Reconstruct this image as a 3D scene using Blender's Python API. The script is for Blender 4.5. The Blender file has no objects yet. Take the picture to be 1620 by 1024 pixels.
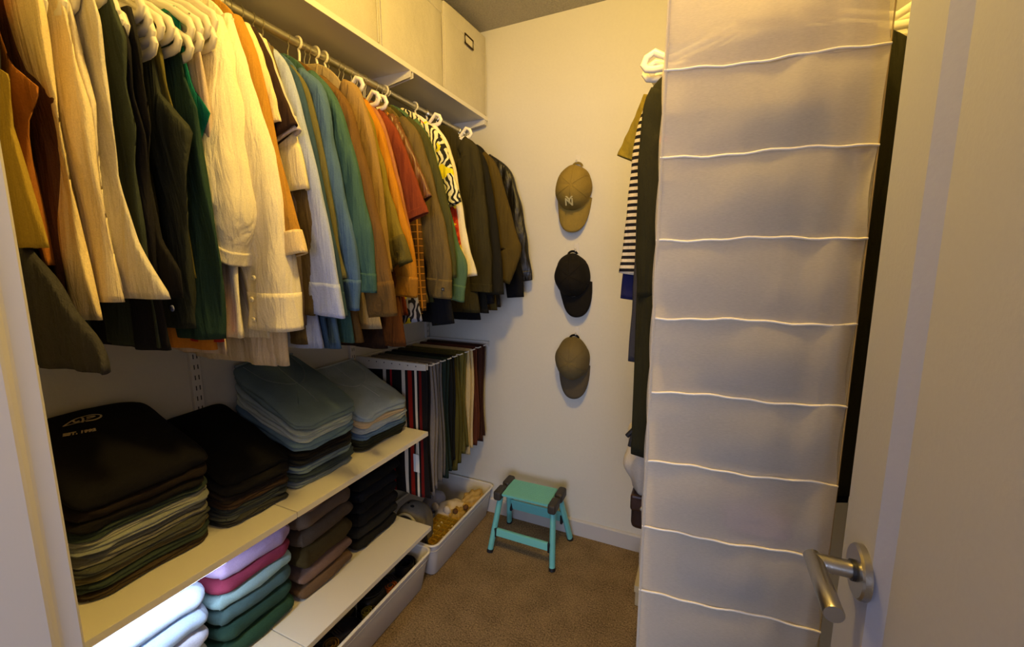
import bpy, bmesh, math, random
from mathutils import Vector, Matrix, Euler
C = bpy.context.scene.collection
SC = bpy.context.scene
PI = math.pi

# ------------------------------------------------------------------ camera
F_PX = 659.0
PITCH = math.atan(96 / 659); YAW = math.atan(302 / math.hypot(659, 96)); EYE = 1.36
sp, cp, st, ct = math.sin(PITCH), math.cos(PITCH), math.sin(YAW), math.cos(YAW)
cam = bpy.data.cameras.new('camera')
cam.sensor_width = 36; cam.lens = F_PX / 1620 * 36; cam.clip_start = .01
co = bpy.data.objects.new('camera', cam); C.objects.link(co)
co.location = (0, 0, EYE); co.rotation_euler = (PI / 2 - PITCH, 0, YAW)
SC.camera = co
# ------------------------------------------------------------------ light and exposure
SC.view_settings.view_transform = 'Standard'; SC.view_settings.look = 'None'
SC.view_settings.gamma = 1; SC.view_settings.use_curve_mapping = False
SC.view_settings.exposure = 0.0
W = bpy.data.worlds.new('bedroom_daylight'); SC.world = W; W.use_nodes = True
W.node_tree.nodes['Background'].inputs[0].default_value = (.60, .65, 1.0, 1)
W.node_tree.nodes['Background'].inputs[1].default_value = 0.72
def lamp(name, kind, loc, target, energy, col, **k):
    l = bpy.data.lights.new(name, kind); l.energy = energy; l.color = col
    for a, v in k.items(): setattr(l, a, v)
    o = bpy.data.objects.new(name, l); C.objects.link(o); o.location = loc
    d = Vector(target) - Vector(loc); o.rotation_euler = d.to_track_quat('-Z', 'Y').to_euler()
    return o
lamp('ceiling_lamp', 'POINT', (-.22, .66, 2.33), (0, 0, 0), 39, (1, .64, .135), shadow_soft_size=.06)
lamp('bedroom_window', 'AREA', (.5, -2.7, 1.35), (-.6, 1.2, .8), 55, (.56, .67, 1.0), shape='RECTANGLE', size=1.2, size_y=1.4)

def ray(px, py):
    r = px - 810; v = 512 - py; u = -F_PX * sp + v * cp; fh = F_PX * cp + v * sp
    return Vector((r * ct - fh * st, fh * ct + r * st, u))
def at(px, py, **k):
    """world point seen at photo pixel (px,py) on the plane x=, y= or z="""
    d = ray(px, py); (a, val), = k.items(); i = 'xyz'.index(a); o = Vector((0, 0, EYE))
    return o + d * ((val - o[i]) / d[i])
def on_lean(px, py, y0, k, z0=1.8):
    """the same on the hanging plane y = y0 + k (z0 - z)"""
    d = ray(px, py); t = (y0 + k * (z0 - EYE)) / (d.y + k * d.z)
    return Vector((0, 0, EYE)) + d * t

# ------------------------------------------------------------------ materials
def lin(h):
    if isinstance(h, str):
        h = h.lstrip('#'); v = [int(h[i:i + 2], 16) / 255 for i in (0, 2, 4)]
    else: v = h
    return tuple((c / 12.92 if c <= .04045 else ((c + .055) / 1.055) ** 2.4) for c in v) + (1,)
MATS = {}
def base_mat(name):
    m = bpy.data.materials.new(name); m.use_nodes = True
    nt = m.node_tree; return m, nt, nt.nodes, nt.links, nt.nodes['Principled BSDF']
def plain(name, col, rough=.5, metal=0, spec=.5, bump=0, scale=200, var=0):
    if name in MATS: return MATS[name]
    m, nt, N, L, p = base_mat(name)
    p.inputs['Base Color'].default_value = lin(col); p.inputs['Roughness'].default_value = rough
    p.inputs['Metallic'].default_value = metal; p.inputs['Specular IOR Level'].default_value = spec
    tc = N.new('ShaderNodeTexCoord')
    nz = N.new('ShaderNodeTexNoise'); nz.inputs['Scale'].default_value = scale; nz.inputs['Detail'].default_value = 4
    L.new(tc.outputs['Object'], nz.inputs['Vector'])
    if bump:
        b = N.new('ShaderNodeBump'); b.inputs['Strength'].default_value = bump; b.inputs['Distance'].default_value = .002
        L.new(nz.outputs['Fac'], b.inputs['Height']); L.new(b.outputs['Normal'], p.inputs['Normal'])
    if var:
        c = lin(col); mx = N.new('ShaderNodeMix'); mx.data_type = 'RGBA'
        mx.inputs[6].default_value = tuple(x * (1 - var) for x in c[:3]) + (1,)
        mx.inputs[7].default_value = tuple(min(1, x * (1 + var)) for x in c[:3]) + (1,)
        L.new(nz.outputs['Fac'], mx.inputs[0]); L.new(mx.outputs[2], p.inputs['Base Color'])
    MATS[name] = m; return m
def fabric(col, kind='knit', col2=None, drape=False):
    """woven / knitted / denim / striped cloth"""
    key = ('cloth', str(col), kind, str(col2), drape)
    if key in MATS: return MATS[key]
    m, nt, N, L, p = base_mat('cloth_' + kind)
    p.inputs['Roughness'].default_value = .92; p.inputs['Specular IOR Level'].default_value = .15
    tc = N.new('ShaderNodeTexCoord')
    big = N.new('ShaderNodeTexNoise'); big.inputs['Scale'].default_value = 9; big.inputs['Detail'].default_value = 3
    fine = N.new('ShaderNodeTexNoise'); fine.inputs['Scale'].default_value = 420; fine.inputs['Detail'].default_value = 2
    L.new(tc.outputs['Object'], big.inputs['Vector']); L.new(tc.outputs['Object'], fine.inputs['Vector'])
    c = lin(col); v = {'denim': .40, 'leather': .3}.get(kind, .10)
    mx = N.new('ShaderNodeMix'); mx.data_type = 'RGBA'
    mx.inputs[6].default_value = tuple(x * (1 - v) for x in c[:3]) + (1,)
    mx.inputs[7].default_value = tuple(min(1, x * (1 + v)) for x in c[:3]) + (1,)
    L.new(big.outputs['Fac'], mx.inputs[0])
    m2 = N.new('ShaderNodeMix'); m2.data_type = 'RGBA'; m2.blend_type = 'MULTIPLY'; m2.inputs[0].default_value = 1
    rp = N.new('ShaderNodeMapRange'); rp.inputs['To Min'].default_value = .80 if kind != 'leather' else .9; rp.inputs['To Max'].default_value = 1.20 if kind != 'leather' else 1.1
    L.new(fine.outputs['Fac'], rp.inputs[0]); L.new(mx.outputs[2], m2.inputs[6]); L.new(rp.outputs[0], m2.inputs[7])
    out = m2.outputs[2]
    if kind in ('stripe', 'vstripe', 'plaid', 'rib', 'floral'):
        sep = N.new('ShaderNodeSeparateXYZ'); L.new(tc.outputs['Object'], sep.inputs[0])
        def band(src, period, frac, off=0):
            a = N.new('ShaderNodeMath'); a.operation = 'MULTIPLY_ADD'; a.inputs[1].default_value = 1 / period; a.inputs[2].default_value = off + 50
            L.new(src, a.inputs[0]); f = N.new('ShaderNodeMath'); f.operation = 'FRACT'; L.new(a.outputs[0], f.inputs[0])
            g = N.new('ShaderNodeMath'); g.operation = 'LESS_THAN'; g.inputs[1].default_value = frac; L.new(f.outputs[0], g.inputs[0]); return g.outputs[0]
        if kind == 'stripe': fac = band(sep.outputs['Z'], .0165, .5)
        elif kind == 'vstripe': fac = band(sep.outputs['X'], .05, .3)
        elif kind == 'rib': fac = band(sep.outputs['X'], .006, .4)
        elif kind == 'plaid':
            a = band(sep.outputs['Z'], .022, .12); b = band(sep.outputs['X'], .03, .15)
            mxx = N.new('ShaderNodeMath'); mxx.operation = 'MAXIMUM'; L.new(a, mxx.inputs[0]); L.new(b, mxx.inputs[1]); fac = mxx.outputs[0]
        else:
            vo = N.new('ShaderNodeTexWave'); vo.inputs['Scale'].default_value = 20; vo.inputs['Distortion'].default_value = 14; vo.inputs['Detail'].default_value = 1.5
            L.new(tc.outputs['Object'], vo.inputs['Vector'])
            g = N.new('ShaderNodeMath'); g.operation = 'LESS_THAN'; g.inputs[1].default_value = .42; L.new(vo.outputs['Fac'], g.inputs[0]); fac = g.outputs[0]
        m3 = N.new('ShaderNodeMix'); m3.data_type = 'RGBA'; L.new(fac, m3.inputs[0]); L.new(out, m3.inputs[6]); m3.inputs[7].default_value = lin(col2)
        out = m3.outputs[2]
        if kind == 'floral':
            n3 = N.new('ShaderNodeTexNoise'); n3.inputs['Scale'].default_value = 20; L.new(tc.outputs['Object'], n3.inputs['Vector'])
            g2 = N.new('ShaderNodeMath'); g2.operation = 'GREATER_THAN'; g2.inputs[1].default_value = .6; L.new(n3.outputs['Fac'], g2.inputs[0])
            m4 = N.new('ShaderNodeMix'); m4.data_type = 'RGBA'; L.new(g2.outputs[0], m4.inputs[0]); L.new(out, m4.inputs[6]); m4.inputs[7].default_value = lin('e8d820')
            out = m4.outputs[2]
    if kind == 'leather': p.inputs['Roughness'].default_value = .38; p.inputs['Specular IOR Level'].default_value = .5
    L.new(out, p.inputs['Base Color'])
    b = N.new('ShaderNodeBump'); b.inputs['Strength'].default_value = .35; b.inputs['Distance'].default_value = .0012
    wr = N.new('ShaderNodeTexNoise'); wr.inputs['Scale'].default_value = 26; wr.inputs['Detail'].default_value = 4
    mp = N.new('ShaderNodeMapping'); mp.inputs['Scale'].default_value = (1.5, 1.5, .22) if drape else (1, 1, 1); L.new(tc.outputs['Object'], mp.inputs[0]); L.new(mp.outputs[0], wr.inputs['Vector'])
    wr.inputs['Distortion'].default_value = .5 if drape else 0
    b2 = N.new('ShaderNodeBump'); b2.inputs['Strength'].default_value = .6 if drape else .45; b2.inputs['Distance'].default_value = .02 if drape else .007
    L.new(wr.outputs['Fac'], b2.inputs['Height']); L.new(fine.outputs['Fac'], b.inputs['Height'])
    L.new(b2.outputs['Normal'], b.inputs['Normal']); L.new(b.outputs['Normal'], p.inputs['Normal'])
    MATS[key] = m; return m

def wall_mat(name, col, scale, strength, dist=.002, var=.03):
    m, nt, N, L, p = base_mat(name); p.inputs['Roughness'].default_value = .85; p.inputs['Specular IOR Level'].default_value = .2
    tc = N.new('ShaderNodeTexCoord'); nz = N.new('ShaderNodeTexNoise'); nz.inputs['Scale'].default_value = scale; nz.inputs['Detail'].default_value = 5
    L.new(tc.outputs['Object'], nz.inputs['Vector'])
    b = N.new('ShaderNodeBump'); b.inputs['Strength'].default_value = strength; b.inputs['Distance'].default_value = dist
    L.new(nz.outputs['Fac'], b.inputs['Height']); L.new(b.outputs['Normal'], p.inputs['Normal'])
    c = lin(col); mx = N.new('ShaderNodeMix'); mx.data_type = 'RGBA'
    mx.inputs[6].default_value = tuple(x * (1 - var) for x in c[:3]) + (1,); mx.inputs[7].default_value = tuple(min(1, x * (1 + var)) for x in c[:3]) + (1,)
    L.new(nz.outputs['Fac'], mx.inputs[0]); L.new(mx.outputs[2], p.inputs['Base Color'])
    return m
M_WALL = wall_mat('painted_wall', 'dbd7c9', 90, .25)
M_CEIL = wall_mat('textured_ceiling', 'b5b1a6', 130, 1.0, .008, .25)
M_TRIM = plain('white_trim_paint', 'c6c3be', .45, bump=.05, scale=60)
M_DOOR = wall_mat('door_paint', 'a3a3aa', 160, .3, .001, .03)
M_SHELF = plain('white_laminate', 'eae6dc', .35, bump=.03, scale=300)
M_PLAST = plain('white_hanger_plastic', 'efe9d8', .35)
M_WHITE = plain('white_powdercoat', 'dedad0', .4)
M_ROD = plain('galvanised_steel', 'd2cfc2', .42, 1)
M_WIRE = plain('hanger_wire', 'e2ddc8', .3, 1)
M_STEEL = plain('brushed_steel', 'b0aca2', .3, 1, bump=.1, scale=500)
M_BLACK = plain('black_plastic', '17171a', .5)
M_SLOT = plain('slot_shadow_metal', '33332f', .7)

def carpet():
    m, nt, N, L, p = base_mat('carpet_pile'); p.inputs['Roughness'].default_value = 1; p.inputs['Specular IOR Level'].default_value = .05
    tc = N.new('ShaderNodeTexCoord')
    a = N.new('ShaderNodeTexNoise'); a.inputs['Scale'].default_value = 170; a.inputs['Detail'].default_value = 5
    b = N.new('ShaderNodeTexNoise'); b.inputs['Scale'].default_value = 9; b.inputs['Detail'].default_value = 4
    L.new(tc.outputs['Object'], a.inputs['Vector']); L.new(tc.outputs['Object'], b.inputs['Vector'])
    ad = N.new('ShaderNodeMath'); ad.operation = 'MULTIPLY_ADD'; ad.inputs[1].default_value = .75
    ad2 = N.new('ShaderNodeMath'); ad2.operation = 'MULTIPLY'; ad2.inputs[1].default_value = .25
    L.new(b.outputs['Fac'], ad2.inputs[0]); L.new(a.outputs['Fac'], ad.inputs[0]); L.new(ad2.outputs[0], ad.inputs[2])
    cr = N.new('ShaderNodeValToRGB'); cr.color_ramp.elements[0].position = .36; cr.color_ramp.elements[1].position = .64
    cr.color_ramp.elements[0].color = lin('66563f'); cr.color_ramp.elements[1].color = lin('a8906c')
    L.new(ad.outputs[0], cr.inputs[0]); L.new(cr.outputs[0], p.inputs['Base Color'])
    bp = N.new('ShaderNodeBump'); bp.inputs['Strength'].default_value = .9; bp.inputs['Distance'].default_value = .006
    L.new(a.outputs['Fac'], bp.inputs['Height']); L.new(bp.outputs['Normal'], p.inputs['Normal'])
    return m
M_CARPET = carpet()

# ------------------------------------------------------------------ object helpers
def obj(name, verts, faces, mat, parent=None, smooth=True, origin=None, sharp=0):
    me = bpy.data.meshes.new(name)
    o0 = Vector(origin) if origin is not None else (Vector(parent['_o']) if parent and '_o' in parent.keys() else Vector((0, 0, 0)))
    me.from_pydata([tuple(Vector(v) - o0) for v in verts], [], faces); me.update()
    if smooth:
        for p in me.polygons: p.use_smooth = True
    if mat: me.materials.append(mat)
    if sharp: me.set_sharp_from_angle(angle=math.radians(sharp))
    o = bpy.data.objects.new(name, me); C.objects.link(o)
    if parent: o.parent = parent
    return o
def thing(name, label, cat, loc=(0, 0, 0), group=None, rotz=0):
    """Empty at the thing's base; its parts are given in world coordinates unless rotz is used"""
    o = bpy.data.objects.new(name, None); C.objects.link(o); o.location = loc; o.rotation_euler = (0, 0, rotz)
    o['label'] = label; o['category'] = cat; o['_o'] = tuple(loc) if rotz == 0 else (0, 0, 0)
    o.empty_display_size = .02
    if group: o['group'] = group
    return o
def sub(parent_mesh, parent_thing):
    """let a mesh part carry sub-parts in the same frame"""
    parent_mesh['_o'] = tuple(parent_thing['_o']); return parent_mesh
def from_bm(name, bm, mat, parent=None, smooth=False, origin=None, autosmooth=False):
    vs = [v.co.copy() for v in bm.verts]; bm.verts.index_update(); fs = [[v.index for v in f.verts] for f in bm.faces]
    bm.free(); return obj(name, vs, fs, mat, parent, smooth, origin)
def box_bm(lo, hi, bev=0, seg=2):
    bm = bmesh.new(); bmesh.ops.create_cube(bm, size=1)
    lo = Vector(lo); hi = Vector(hi)
    for v in bm.verts: v.co = Vector([lo[i] + (hi[i] - lo[i]) * (v.co[i] + .5) for i in range(3)])
    if bev: bmesh.ops.bevel(bm, geom=list(bm.edges) , offset=bev, segments=seg, affect='EDGES', profile=.5)
    return bm
def box(name, lo, hi, mat, parent=None, bev=0, **k): return from_bm(name, box_bm(lo, hi, bev), mat, parent, **k)
def struct(o): o['kind'] = 'structure'; return o
def prism(name, pts, axis, a, b, mat, parent=None, smooth=False):
    """polygon pts extruded between a and b along axis (0,1,2); pts give the two other coords"""
    def mk(p, t):
        q = list(p); q.insert(axis, t); return Vector(q)
    n = len(pts); V = [mk(p, a) for p in pts] + [mk(p, b) for p in pts]
    Fs = [list(range(n))[::-1], list(range(n, 2 * n))] + [[i, (i + 1) % n, n + (i + 1) % n, n + i] for i in range(n)]
    return obj(name, V, Fs, mat, parent, smooth)
def tube(name, pts, r, mat, parent=None, closed=False, n=8, flat=None, up=None, **k):
    """sweep an ellipse (r wide, r*flat thick) along points"""
    pts = [Vector(p) for p in pts]; m = len(pts); V = []; Fs = []
    prev = None
    for i, p in enumerate(pts):
        a = pts[(i - 1) % m] if (closed or i > 0) else p; b = pts[(i + 1) % m] if (closed or i < m - 1) else p
        t = (b - a).normalized()
        u0 = up if up is not None else (prev if prev is not None else (Vector((0, 0, 1)) if abs(t.z) < .9 else Vector((1, 0, 0))))
        u0 = Vector(u0); s = t.cross(u0)
        if s.length < 1e-5: s = t.orthogonal()
        s.normalize(); w = s.cross(t).normalized(); prev = w
        rr = r[i] if isinstance(r, (list, tuple)) else r; fl = 1 if flat is None else flat
        for j in range(n):
            an = 2 * PI * j / n; V.append(p + s * math.cos(an) * rr + w * math.sin(an) * rr * fl)
    for i in range(m if closed else m - 1):
        for j in range(n):
            a = i * n + j; b = i * n + (j + 1) % n; c = ((i + 1) % m) * n + (j + 1) % n; d = ((i + 1) % m) * n + j
            Fs.append([a, b, c, d])
    if not closed: Fs += [list(range(n))[::-1], list(range((m - 1) * n, m * n))]
    return obj(name, V, Fs, mat, parent, True, sharp=50, **k)
def arc(c, r, a0, a1, n, ex, ez):
    c = Vector(c); ex = Vector(ex); ez = Vector(ez)
    return [c + ex * r * math.cos(a0 + (a1 - a0) * i / n) + ez * r * math.sin(a0 + (a1 - a0) * i / n) for i in range(n + 1)]
def lathe(name, prof, c, axis, mat, parent=None, n=24):
    """prof: list of (radius, t along axis)"""
    ax = Vector(axis).normalized(); ex = ax.orthogonal().normalized(); ey = ax.cross(ex); c = Vector(c); V = []; Fs = []
    for r, t in prof:
        for j in range(n):
            a = 2 * PI * j / n; V.append(c + ax * t + ex * r * math.cos(a) + ey * r * math.sin(a))
    for i in range(len(prof) - 1):
        for j in range(n): Fs.append([i * n + j, i * n + (j + 1) % n, (i + 1) * n + (j + 1) % n, (i + 1) * n + j])
    Fs += [list(range(n))[::-1], list(range((len(prof) - 1) * n, len(prof) * n))]
    return obj(name, V, Fs, mat, parent, True, sharp=32)
def lerp(a, b, t): return a + (b - a) * t
def interp(xs, ys, x):
    if x <= xs[0]: return ys[0]
    for i in range(1, len(xs)):
        if x <= xs[i]: return lerp(ys[i - 1], ys[i], (x - xs[i - 1]) / max(1e-9, xs[i] - xs[i - 1]))
    return ys[-1]
def sg(v, e): return math.copysign(abs(v) ** e, v)
def text_obj(name, s, size, loc, rot, mat, parent, depth=.0006, align='LEFT'):
    cu = bpy.data.curves.new(name, 'FONT'); cu.body = s; cu.size = size; cu.extrude = depth; cu.align_x = align; cu.offset = .0006
    o = bpy.data.objects.new(name, cu); C.objects.link(o); cu.materials.append(mat)
    bpy.context.view_layer.update(); me = bpy.data.meshes.new_from_object(o.evaluated_get(bpy.context.evaluated_depsgraph_get())); bpy.data.objects.remove(o)
    o = bpy.data.objects.new(name, me); C.objects.link(o)
    o.location = Vector(loc) - Vector(parent['_o']); o.rotation_euler = rot; o.parent = parent; return o

# ------------------------------------------------------------------ the room
XL, XR, YB, YF, ZC = -1.37, .44, 1.898, .16, 2.44
struct(box('floor', (XL - .1, -3, -.05), (2.2, YB + .1, 0), M_CARPET))
struct(box('ceiling', (XL - .1, .04, ZC), (XR + .1, YB + .1, ZC + .08), M_CEIL))
struct(box('wall_left', (XL - .1, .04, 0), (XL, YB + .1, ZC), M_WALL))
struct(box('wall_back', (XL, YB, 0), (XR, YB + .1, ZC), M_WALL))
struct(box('wall_right', (XR, .04, 0), (XR + .1, YB + .1, ZC), M_WALL))
JX = -.56
struct(box('wall_front', (XL, .045, 0), (JX - .02, YF - .012, ZC), M_WALL))
struct(box('wall_front_header', (JX - .02, .045, 2.06), (XR, YF - .012, ZC), M_WALL))
struct(box('wall_front_right', (.255, .045, 0), (XR, YF - .012, 2.06), M_WALL))
# the left door jamb: board with an eased edge, then the closet-side casing
pts = [(JX - .02, -.02), (JX, -.02), (JX, .1405), (JX - .0015, .1435), (JX - .0045, .1475), (JX - .0052, .150), (JX - .0052, .1625), (JX - .008, .165), (JX - .07, .165), (JX - .07, YF - .012), (JX - .02, YF - .012)]
struct(prism('door_frame', pts, 2, 0, 2.06, M_TRIM))
struct(box('door_frame', (.24, -.02, 0), (.255, YF, 2.06), M_TRIM))
struct(box('door_frame', (JX, -.02, 2.045), (.24, YF, 2.06), M_TRIM))
def baseboard(name, lo, hi, ax, face):
    # small ogee-free board with a rounded top edge, in the plane `ax`
    h = .083; d = .012
    if ax == 'y':
        p = [(face, 0), (face - d, 0), (face - d, h - .008), (face - d * .6, h - .002), (face, h)]
        return struct(prism(name, p, 0, lo, hi, M_TRIM))
    s = 1 if face < 0 else -1
    p = [(face, 0), (face + s * d, 0), (face + s * d, h - .008), (face + s * d * .6, h - .002), (face, h)]
    V = [(a, lo, b) for a, b in p] + [(a, hi, b) for a, b in p]; n = 5
    return struct(obj(name, V, [list(range(n)), list(range(n, 2 * n))[::-1]] + [[i, (i + 1) % n, n + (i + 1) % n, n + i] for i in range(n)], M_TRIM, smooth=False))
baseboard('baseboard_back', XL, XR, 'y', YB)
baseboard('baseboard_left', YF, YB - .012, 'x', XL)
baseboard('baseboard_right', YF, YB - .012, 'x', XR)

# ------------------------------------------------------------------ the door (open, flat against the right)
DX = .2; DE = .668
d = bpy.data.objects.new('door_1', None); C.objects.link(d); d['kind'] = 'structure'; d['_o'] = (0, 0, 0)
prof = [(DX, DE), (DX, .571), (DX + .013, .556), (DX + .013, .02), (DX, .006), (DX, -.10), (DX + .038, -.10), (DX + .038, DE)]
slab = prism('door_panel', prof, 2, .012, 2.04, M_DOOR, d)
hc = Vector((DX, .592, .988))
hd = bpy.data.objects.new('door_handle', None); C.objects.link(hd); hd.parent = d; hd['_o'] = (0, 0, 0)
lathe('rosette', [(.0001, 0), (.032, 0), (.032, -.007), (.030, -.0095), (.0001, -.0095)], hc, (1, 0, 0), M_STEEL, hd, 40)
lathe('collar', [(.0001, -.009), (.0125, -.009), (.0125, -.013), (.0001, -.013)], hc, (1, 0, 0), M_BLACK, hd, 28)
lathe('neck', [(.0001, -.012), (.0102, -.012), (.0102, -.052), (.0001, -.060)], hc, (1, 0, 0), M_STEEL, hd, 28)
a = hc + Vector((-.050, 0, 0)); b = hc + Vector((-.050, -.090, 0))
dr = (b - a).normalized()
tube('lever', [a - dr * .008, a, lerp(a, b, .5), b - dr * .0012, b], [.0102, .0102, .0102, .0102, .0095], M_STEEL, hd, n=28)
lathe('set_screw', [(.0001, 0), (.0018, 0), (.0018, .0009), (.0001, .0009)], hc + Vector((-.03, -.0, -.0105)), (0, 0, -1), M_BLACK, hd, 12)

# ------------------------------------------------------------------ wall system on the left
SX = -.988
def shelf_board(label, y0, y1, z, x0=XL + .006, th=.018, grp=None, x1=SX):
    t = thing('shelf', label, 'shelf', (x0, y0, z - th), grp)
    box('board', (x0, y0, z - th), (x1 - .001, y1, z), M_SHELF, t, bev=.0015)
    box('front_edging', (x1 - .0012, y0 + .0005, z - th + .0005), (x1, y1 - .0005, z - .0005), M_SHELF, t)
    return t
shelf_board('long white shelf just under the ceiling carrying three fabric boxes', .165, YB - .003, 2.056)
shelf_board('near half of the white shelf carrying folded black hoodies and trousers', .17, .7285, .673)
shelf_board('far half of the white shelf carrying two stacks of folded jeans', .7305, 1.343, .673)
lb = thing('added_light_bar', 'added unseen light bar under the middle shelf brightening the white tops', 'light', (-1.01, .40, .645))  # invented fixture, out of view, added to account for the glow on the white tops
box('housing', (-1.025, .25, .6465), (-1.0, .55, .6545), M_SHELF, lb, bev=.001)
mm, _nt, _N, _L, _p = base_mat('added_bar_diffuser'); _p.inputs['Emission Color'].default_value = (.72, .82, 1, 1); _p.inputs['Emission Strength'].default_value = 6
box('diffuser', (-1.022, .255, .6445), (-1.003, .545, .6464), mm, lb)
_o = lamp('added_bar_glow', 'AREA', (-1.012, .40, .643), (-1.10, .42, .40), 1.5, (.66, .79, 1), shape='RECTANGLE', size=.28, size_y=.018)  # added fill light for the white stack, placed at the invented bar
_o.rotation_euler = (0, -.35, 0); _o.rotation_euler = Euler((0, .30, 0)); _o.data.size = .018; _o.data.size_y = .28
shelf_board('near half of the lowest white shelf under green and pink folded sweaters', .17, .7225, .248)
shelf_board('far half of the lowest white shelf with brown and black folded sweaters', .7245, 1.345, .248)
# wall uprights with slots
for y, lab in ((.172, 'slotted white wall upright beside the front wall'), (.712, 'slotted white wall upright bare above the black folded clothes'),
               (1.325, 'slotted white wall upright at the near end of the trouser rack'), (1.87, 'slotted white wall upright in the back corner')):
    t = thing('wall_upright', lab, 'upright', (XL, y, .1))
    prof = [(XL + .0005, y - .014), (XL + .012, y - .014), (XL + .014, y - .012), (XL + .014, y + .012), (XL + .012, y + .014), (XL + .0005, y + .014)]
    prism('rail', prof, 2, .12, 2.07, M_WHITE, t)
    V = []; Fs = []
    for i in range(60):
        z = .15 + i * .032
        for yy in (y - .0065, y + .0035):
            k = len(V); V += [(XL + .0144, yy, z), (XL + .0144, yy + .003, z), (XL + .0144, yy + .003, z + .014), (XL + .0144, yy, z + .014)]; Fs.append([k, k + 1, k + 2, k + 3])
    s = obj('slots', V, Fs, M_SLOT, t, False); s['kind'] = 'stuff'
def bracket(label, y, z, x1=SX + .002, h0=.06, h1=.022, grp=None, holes=False):
    t = thing('shelf_bracket', label, 'bracket', (XL + .014, y, z - h0), grp)
    for s in (-1, 1):
        yy = y + s * .007
        prism('side_plate', [(XL + .0145, z), (XL + .0145, z - h0), (XL + .05, z - h0), (x1, z - h1), (x1, z)], 1, yy - .001, yy + .001, M_WHITE, t)
    box('top_web', (XL + .0145, y - .0058, z - .002), (x1, y + .0058, z), M_WHITE, t)
    if holes:
        V = []; Fs = []
        for i in range(7):
            x = -1.28 + i * .041
            k = len(V); yy = y - .0083
            for j in range(8):
                a = 2 * PI * j / 8; V.append((x + .003 * math.cos(a), yy, z - .0125 + .003 * math.sin(a)))
            Fs.append(list(range(k, k + 8)))
        obj('holes', V, Fs, M_SLOT, t, False)['kind'] = 'stuff'
    return t
for y, lab in ((.712, 'white bracket under the top shelf at its hidden near joint'), (1.31, 'white bracket under the top shelf halfway along the clothes rail'), (1.87, 'white bracket under the top shelf at the back wall')):
    bracket(lab, y, 2.0375, h0=.07)
for y, z, lab in ((.712, .6545, 'white bracket under the shelf joint below the grey trousers'), (1.30, .6545, 'white bracket under the far end of the jeans shelf'),
                  (.712, .2295, 'white bracket under the lowest shelf at its joint'), (1.30, .2295, 'white bracket under the far end of the lowest shelf')):
    bracket(lab, y, z, x1=-1.03)
bracket('perforated white arm on the near side of the trouser rack', 1.345, .957, h0=.05, h1=.026, holes=True)
bracket('white arm on the far side of the trouser rack by the back wall', 1.885, .957, h0=.05, h1=.026)
# rail
RX, RZ = -1.10, 1.985
t = thing('clothes_rail', 'long galvanised metal clothes rail under the top shelf', 'rail', (RX, .17, RZ))
lathe('tube', [(.0001, 0), (.0125, 0), (.0125, YB - .17 - .012), (.0001, YB - .17 - .012)], (RX, .17, RZ), (0, 1, 0), M_ROD, t, 24)
for y in (.712, 1.31, 1.87):
    tube('rail_holder', arc((RX, y, RZ), .0145, PI * .05, -PI * 1.05, 12, (1, 0, 0), (0, 0, 1)) + [Vector((RX - .0145, y, 2.02))], .002, M_WHITE, t, n=6)
lathe('end_cap', [(.0001, 0), (.018, 0), (.018, .01), (.0001, .01)], (RX, YB - .012, RZ), (0, 1, 0), M_WHITE, t, 20)
RRX, RRZ = .10, 1.90
t = thing('clothes_rail', 'metal clothes rail on the right behind the hanging organiser', 'rail', (RRX, .3, RRZ))
lathe('tube', [(.0001, 0), (.0125, 0), (.0125, YB - .30 - .012), (.0001, YB - .30 - .012)], (RRX, .3, RRZ), (0, 1, 0), M_ROD, t, 24)
for y in (.32, YB - .012):
    lathe('end_cap', [(.0001, 0), (.018, 0), (.018, .01), (.0001, .01)], (RRX, y, RRZ), (0, 1, 0), M_WHITE, t, 20)

# ------------------------------------------------------------------ storage boxes on the top shelf
M_BOX = fabric('cfc9ba', 'knit')
def storage_box(label, y0, y1, holder, seed):
    rnd = random.Random(seed); z0, z1 = 2.0565, 2.392
    t = thing('storage_box', label, 'box', (-1.17, (y0 + y1) / 2, z0), 'fabric storage boxes under the ceiling')
    bm = box_bm((XL + .01, y0, z0), (-.994, y1, z1 - .03), .004, 2); bmesh.ops.subdivide_edges(bm, edges=bm.edges, cuts=5, use_grid_fill=True)
    for v in bm.verts:
        if v.co.x > -1.0: v.co.x += .003 * math.sin(v.co.y * 19 + seed) * math.sin((v.co.z - z0) * 9)
    from_bm('body', bm, M_BOX, t, smooth=True)
    bm = box_bm((XL + .008, y0 - .001, z1 - .062), (-.992, y1 + .001, z1), .005, 2); bmesh.ops.subdivide_edges(bm, edges=bm.edges, cuts=7, use_grid_fill=True)
    for v in bm.verts:
        if v.co.z > z1 - .02:
            u = (v.co.y - y0) / (y1 - y0); v.co.z += .022 * (math.sin(PI * min(1, max(0, u))) if seed < 3 else max(0, u) ** .7) - .006
    from_bm('lid', bm, M_BOX, t, smooth=True)
    for yy in (y0 + .003, y1 - .003):
        tube('piping', [(-.9915, yy, z0 + .005), (-.9905, yy, (z0 + z1) / 2), (-.9915, yy, z1 - .065)], .002, M_BOX, t, n=6)
    if holder:
        yc, zc = 1.728, 2.318
        V = []; 
        fr = [(yc - .034, zc - .018), (yc + .034, zc - .018), (yc + .034, zc + .018), (yc - .034, zc + .018)]
        h = tube('label_holder', [(-.9895, a, b) for a, b in fr], .0038, plain('dark_bronze', '4b3c22', .35, 1), t, closed=True, n=8)
        box('card', (-.9925, yc - .032, zc - .016), (-.9905, yc + .032, zc + .016), plain('holder_card', 'd9d2bd', .7), t)
storage_box('fabric storage box on the top shelf, nearest of the three', .785, 1.150, False, 1)
storage_box('middle fabric storage box of the three on the top shelf', 1.163, 1.523, False, 2)
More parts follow.
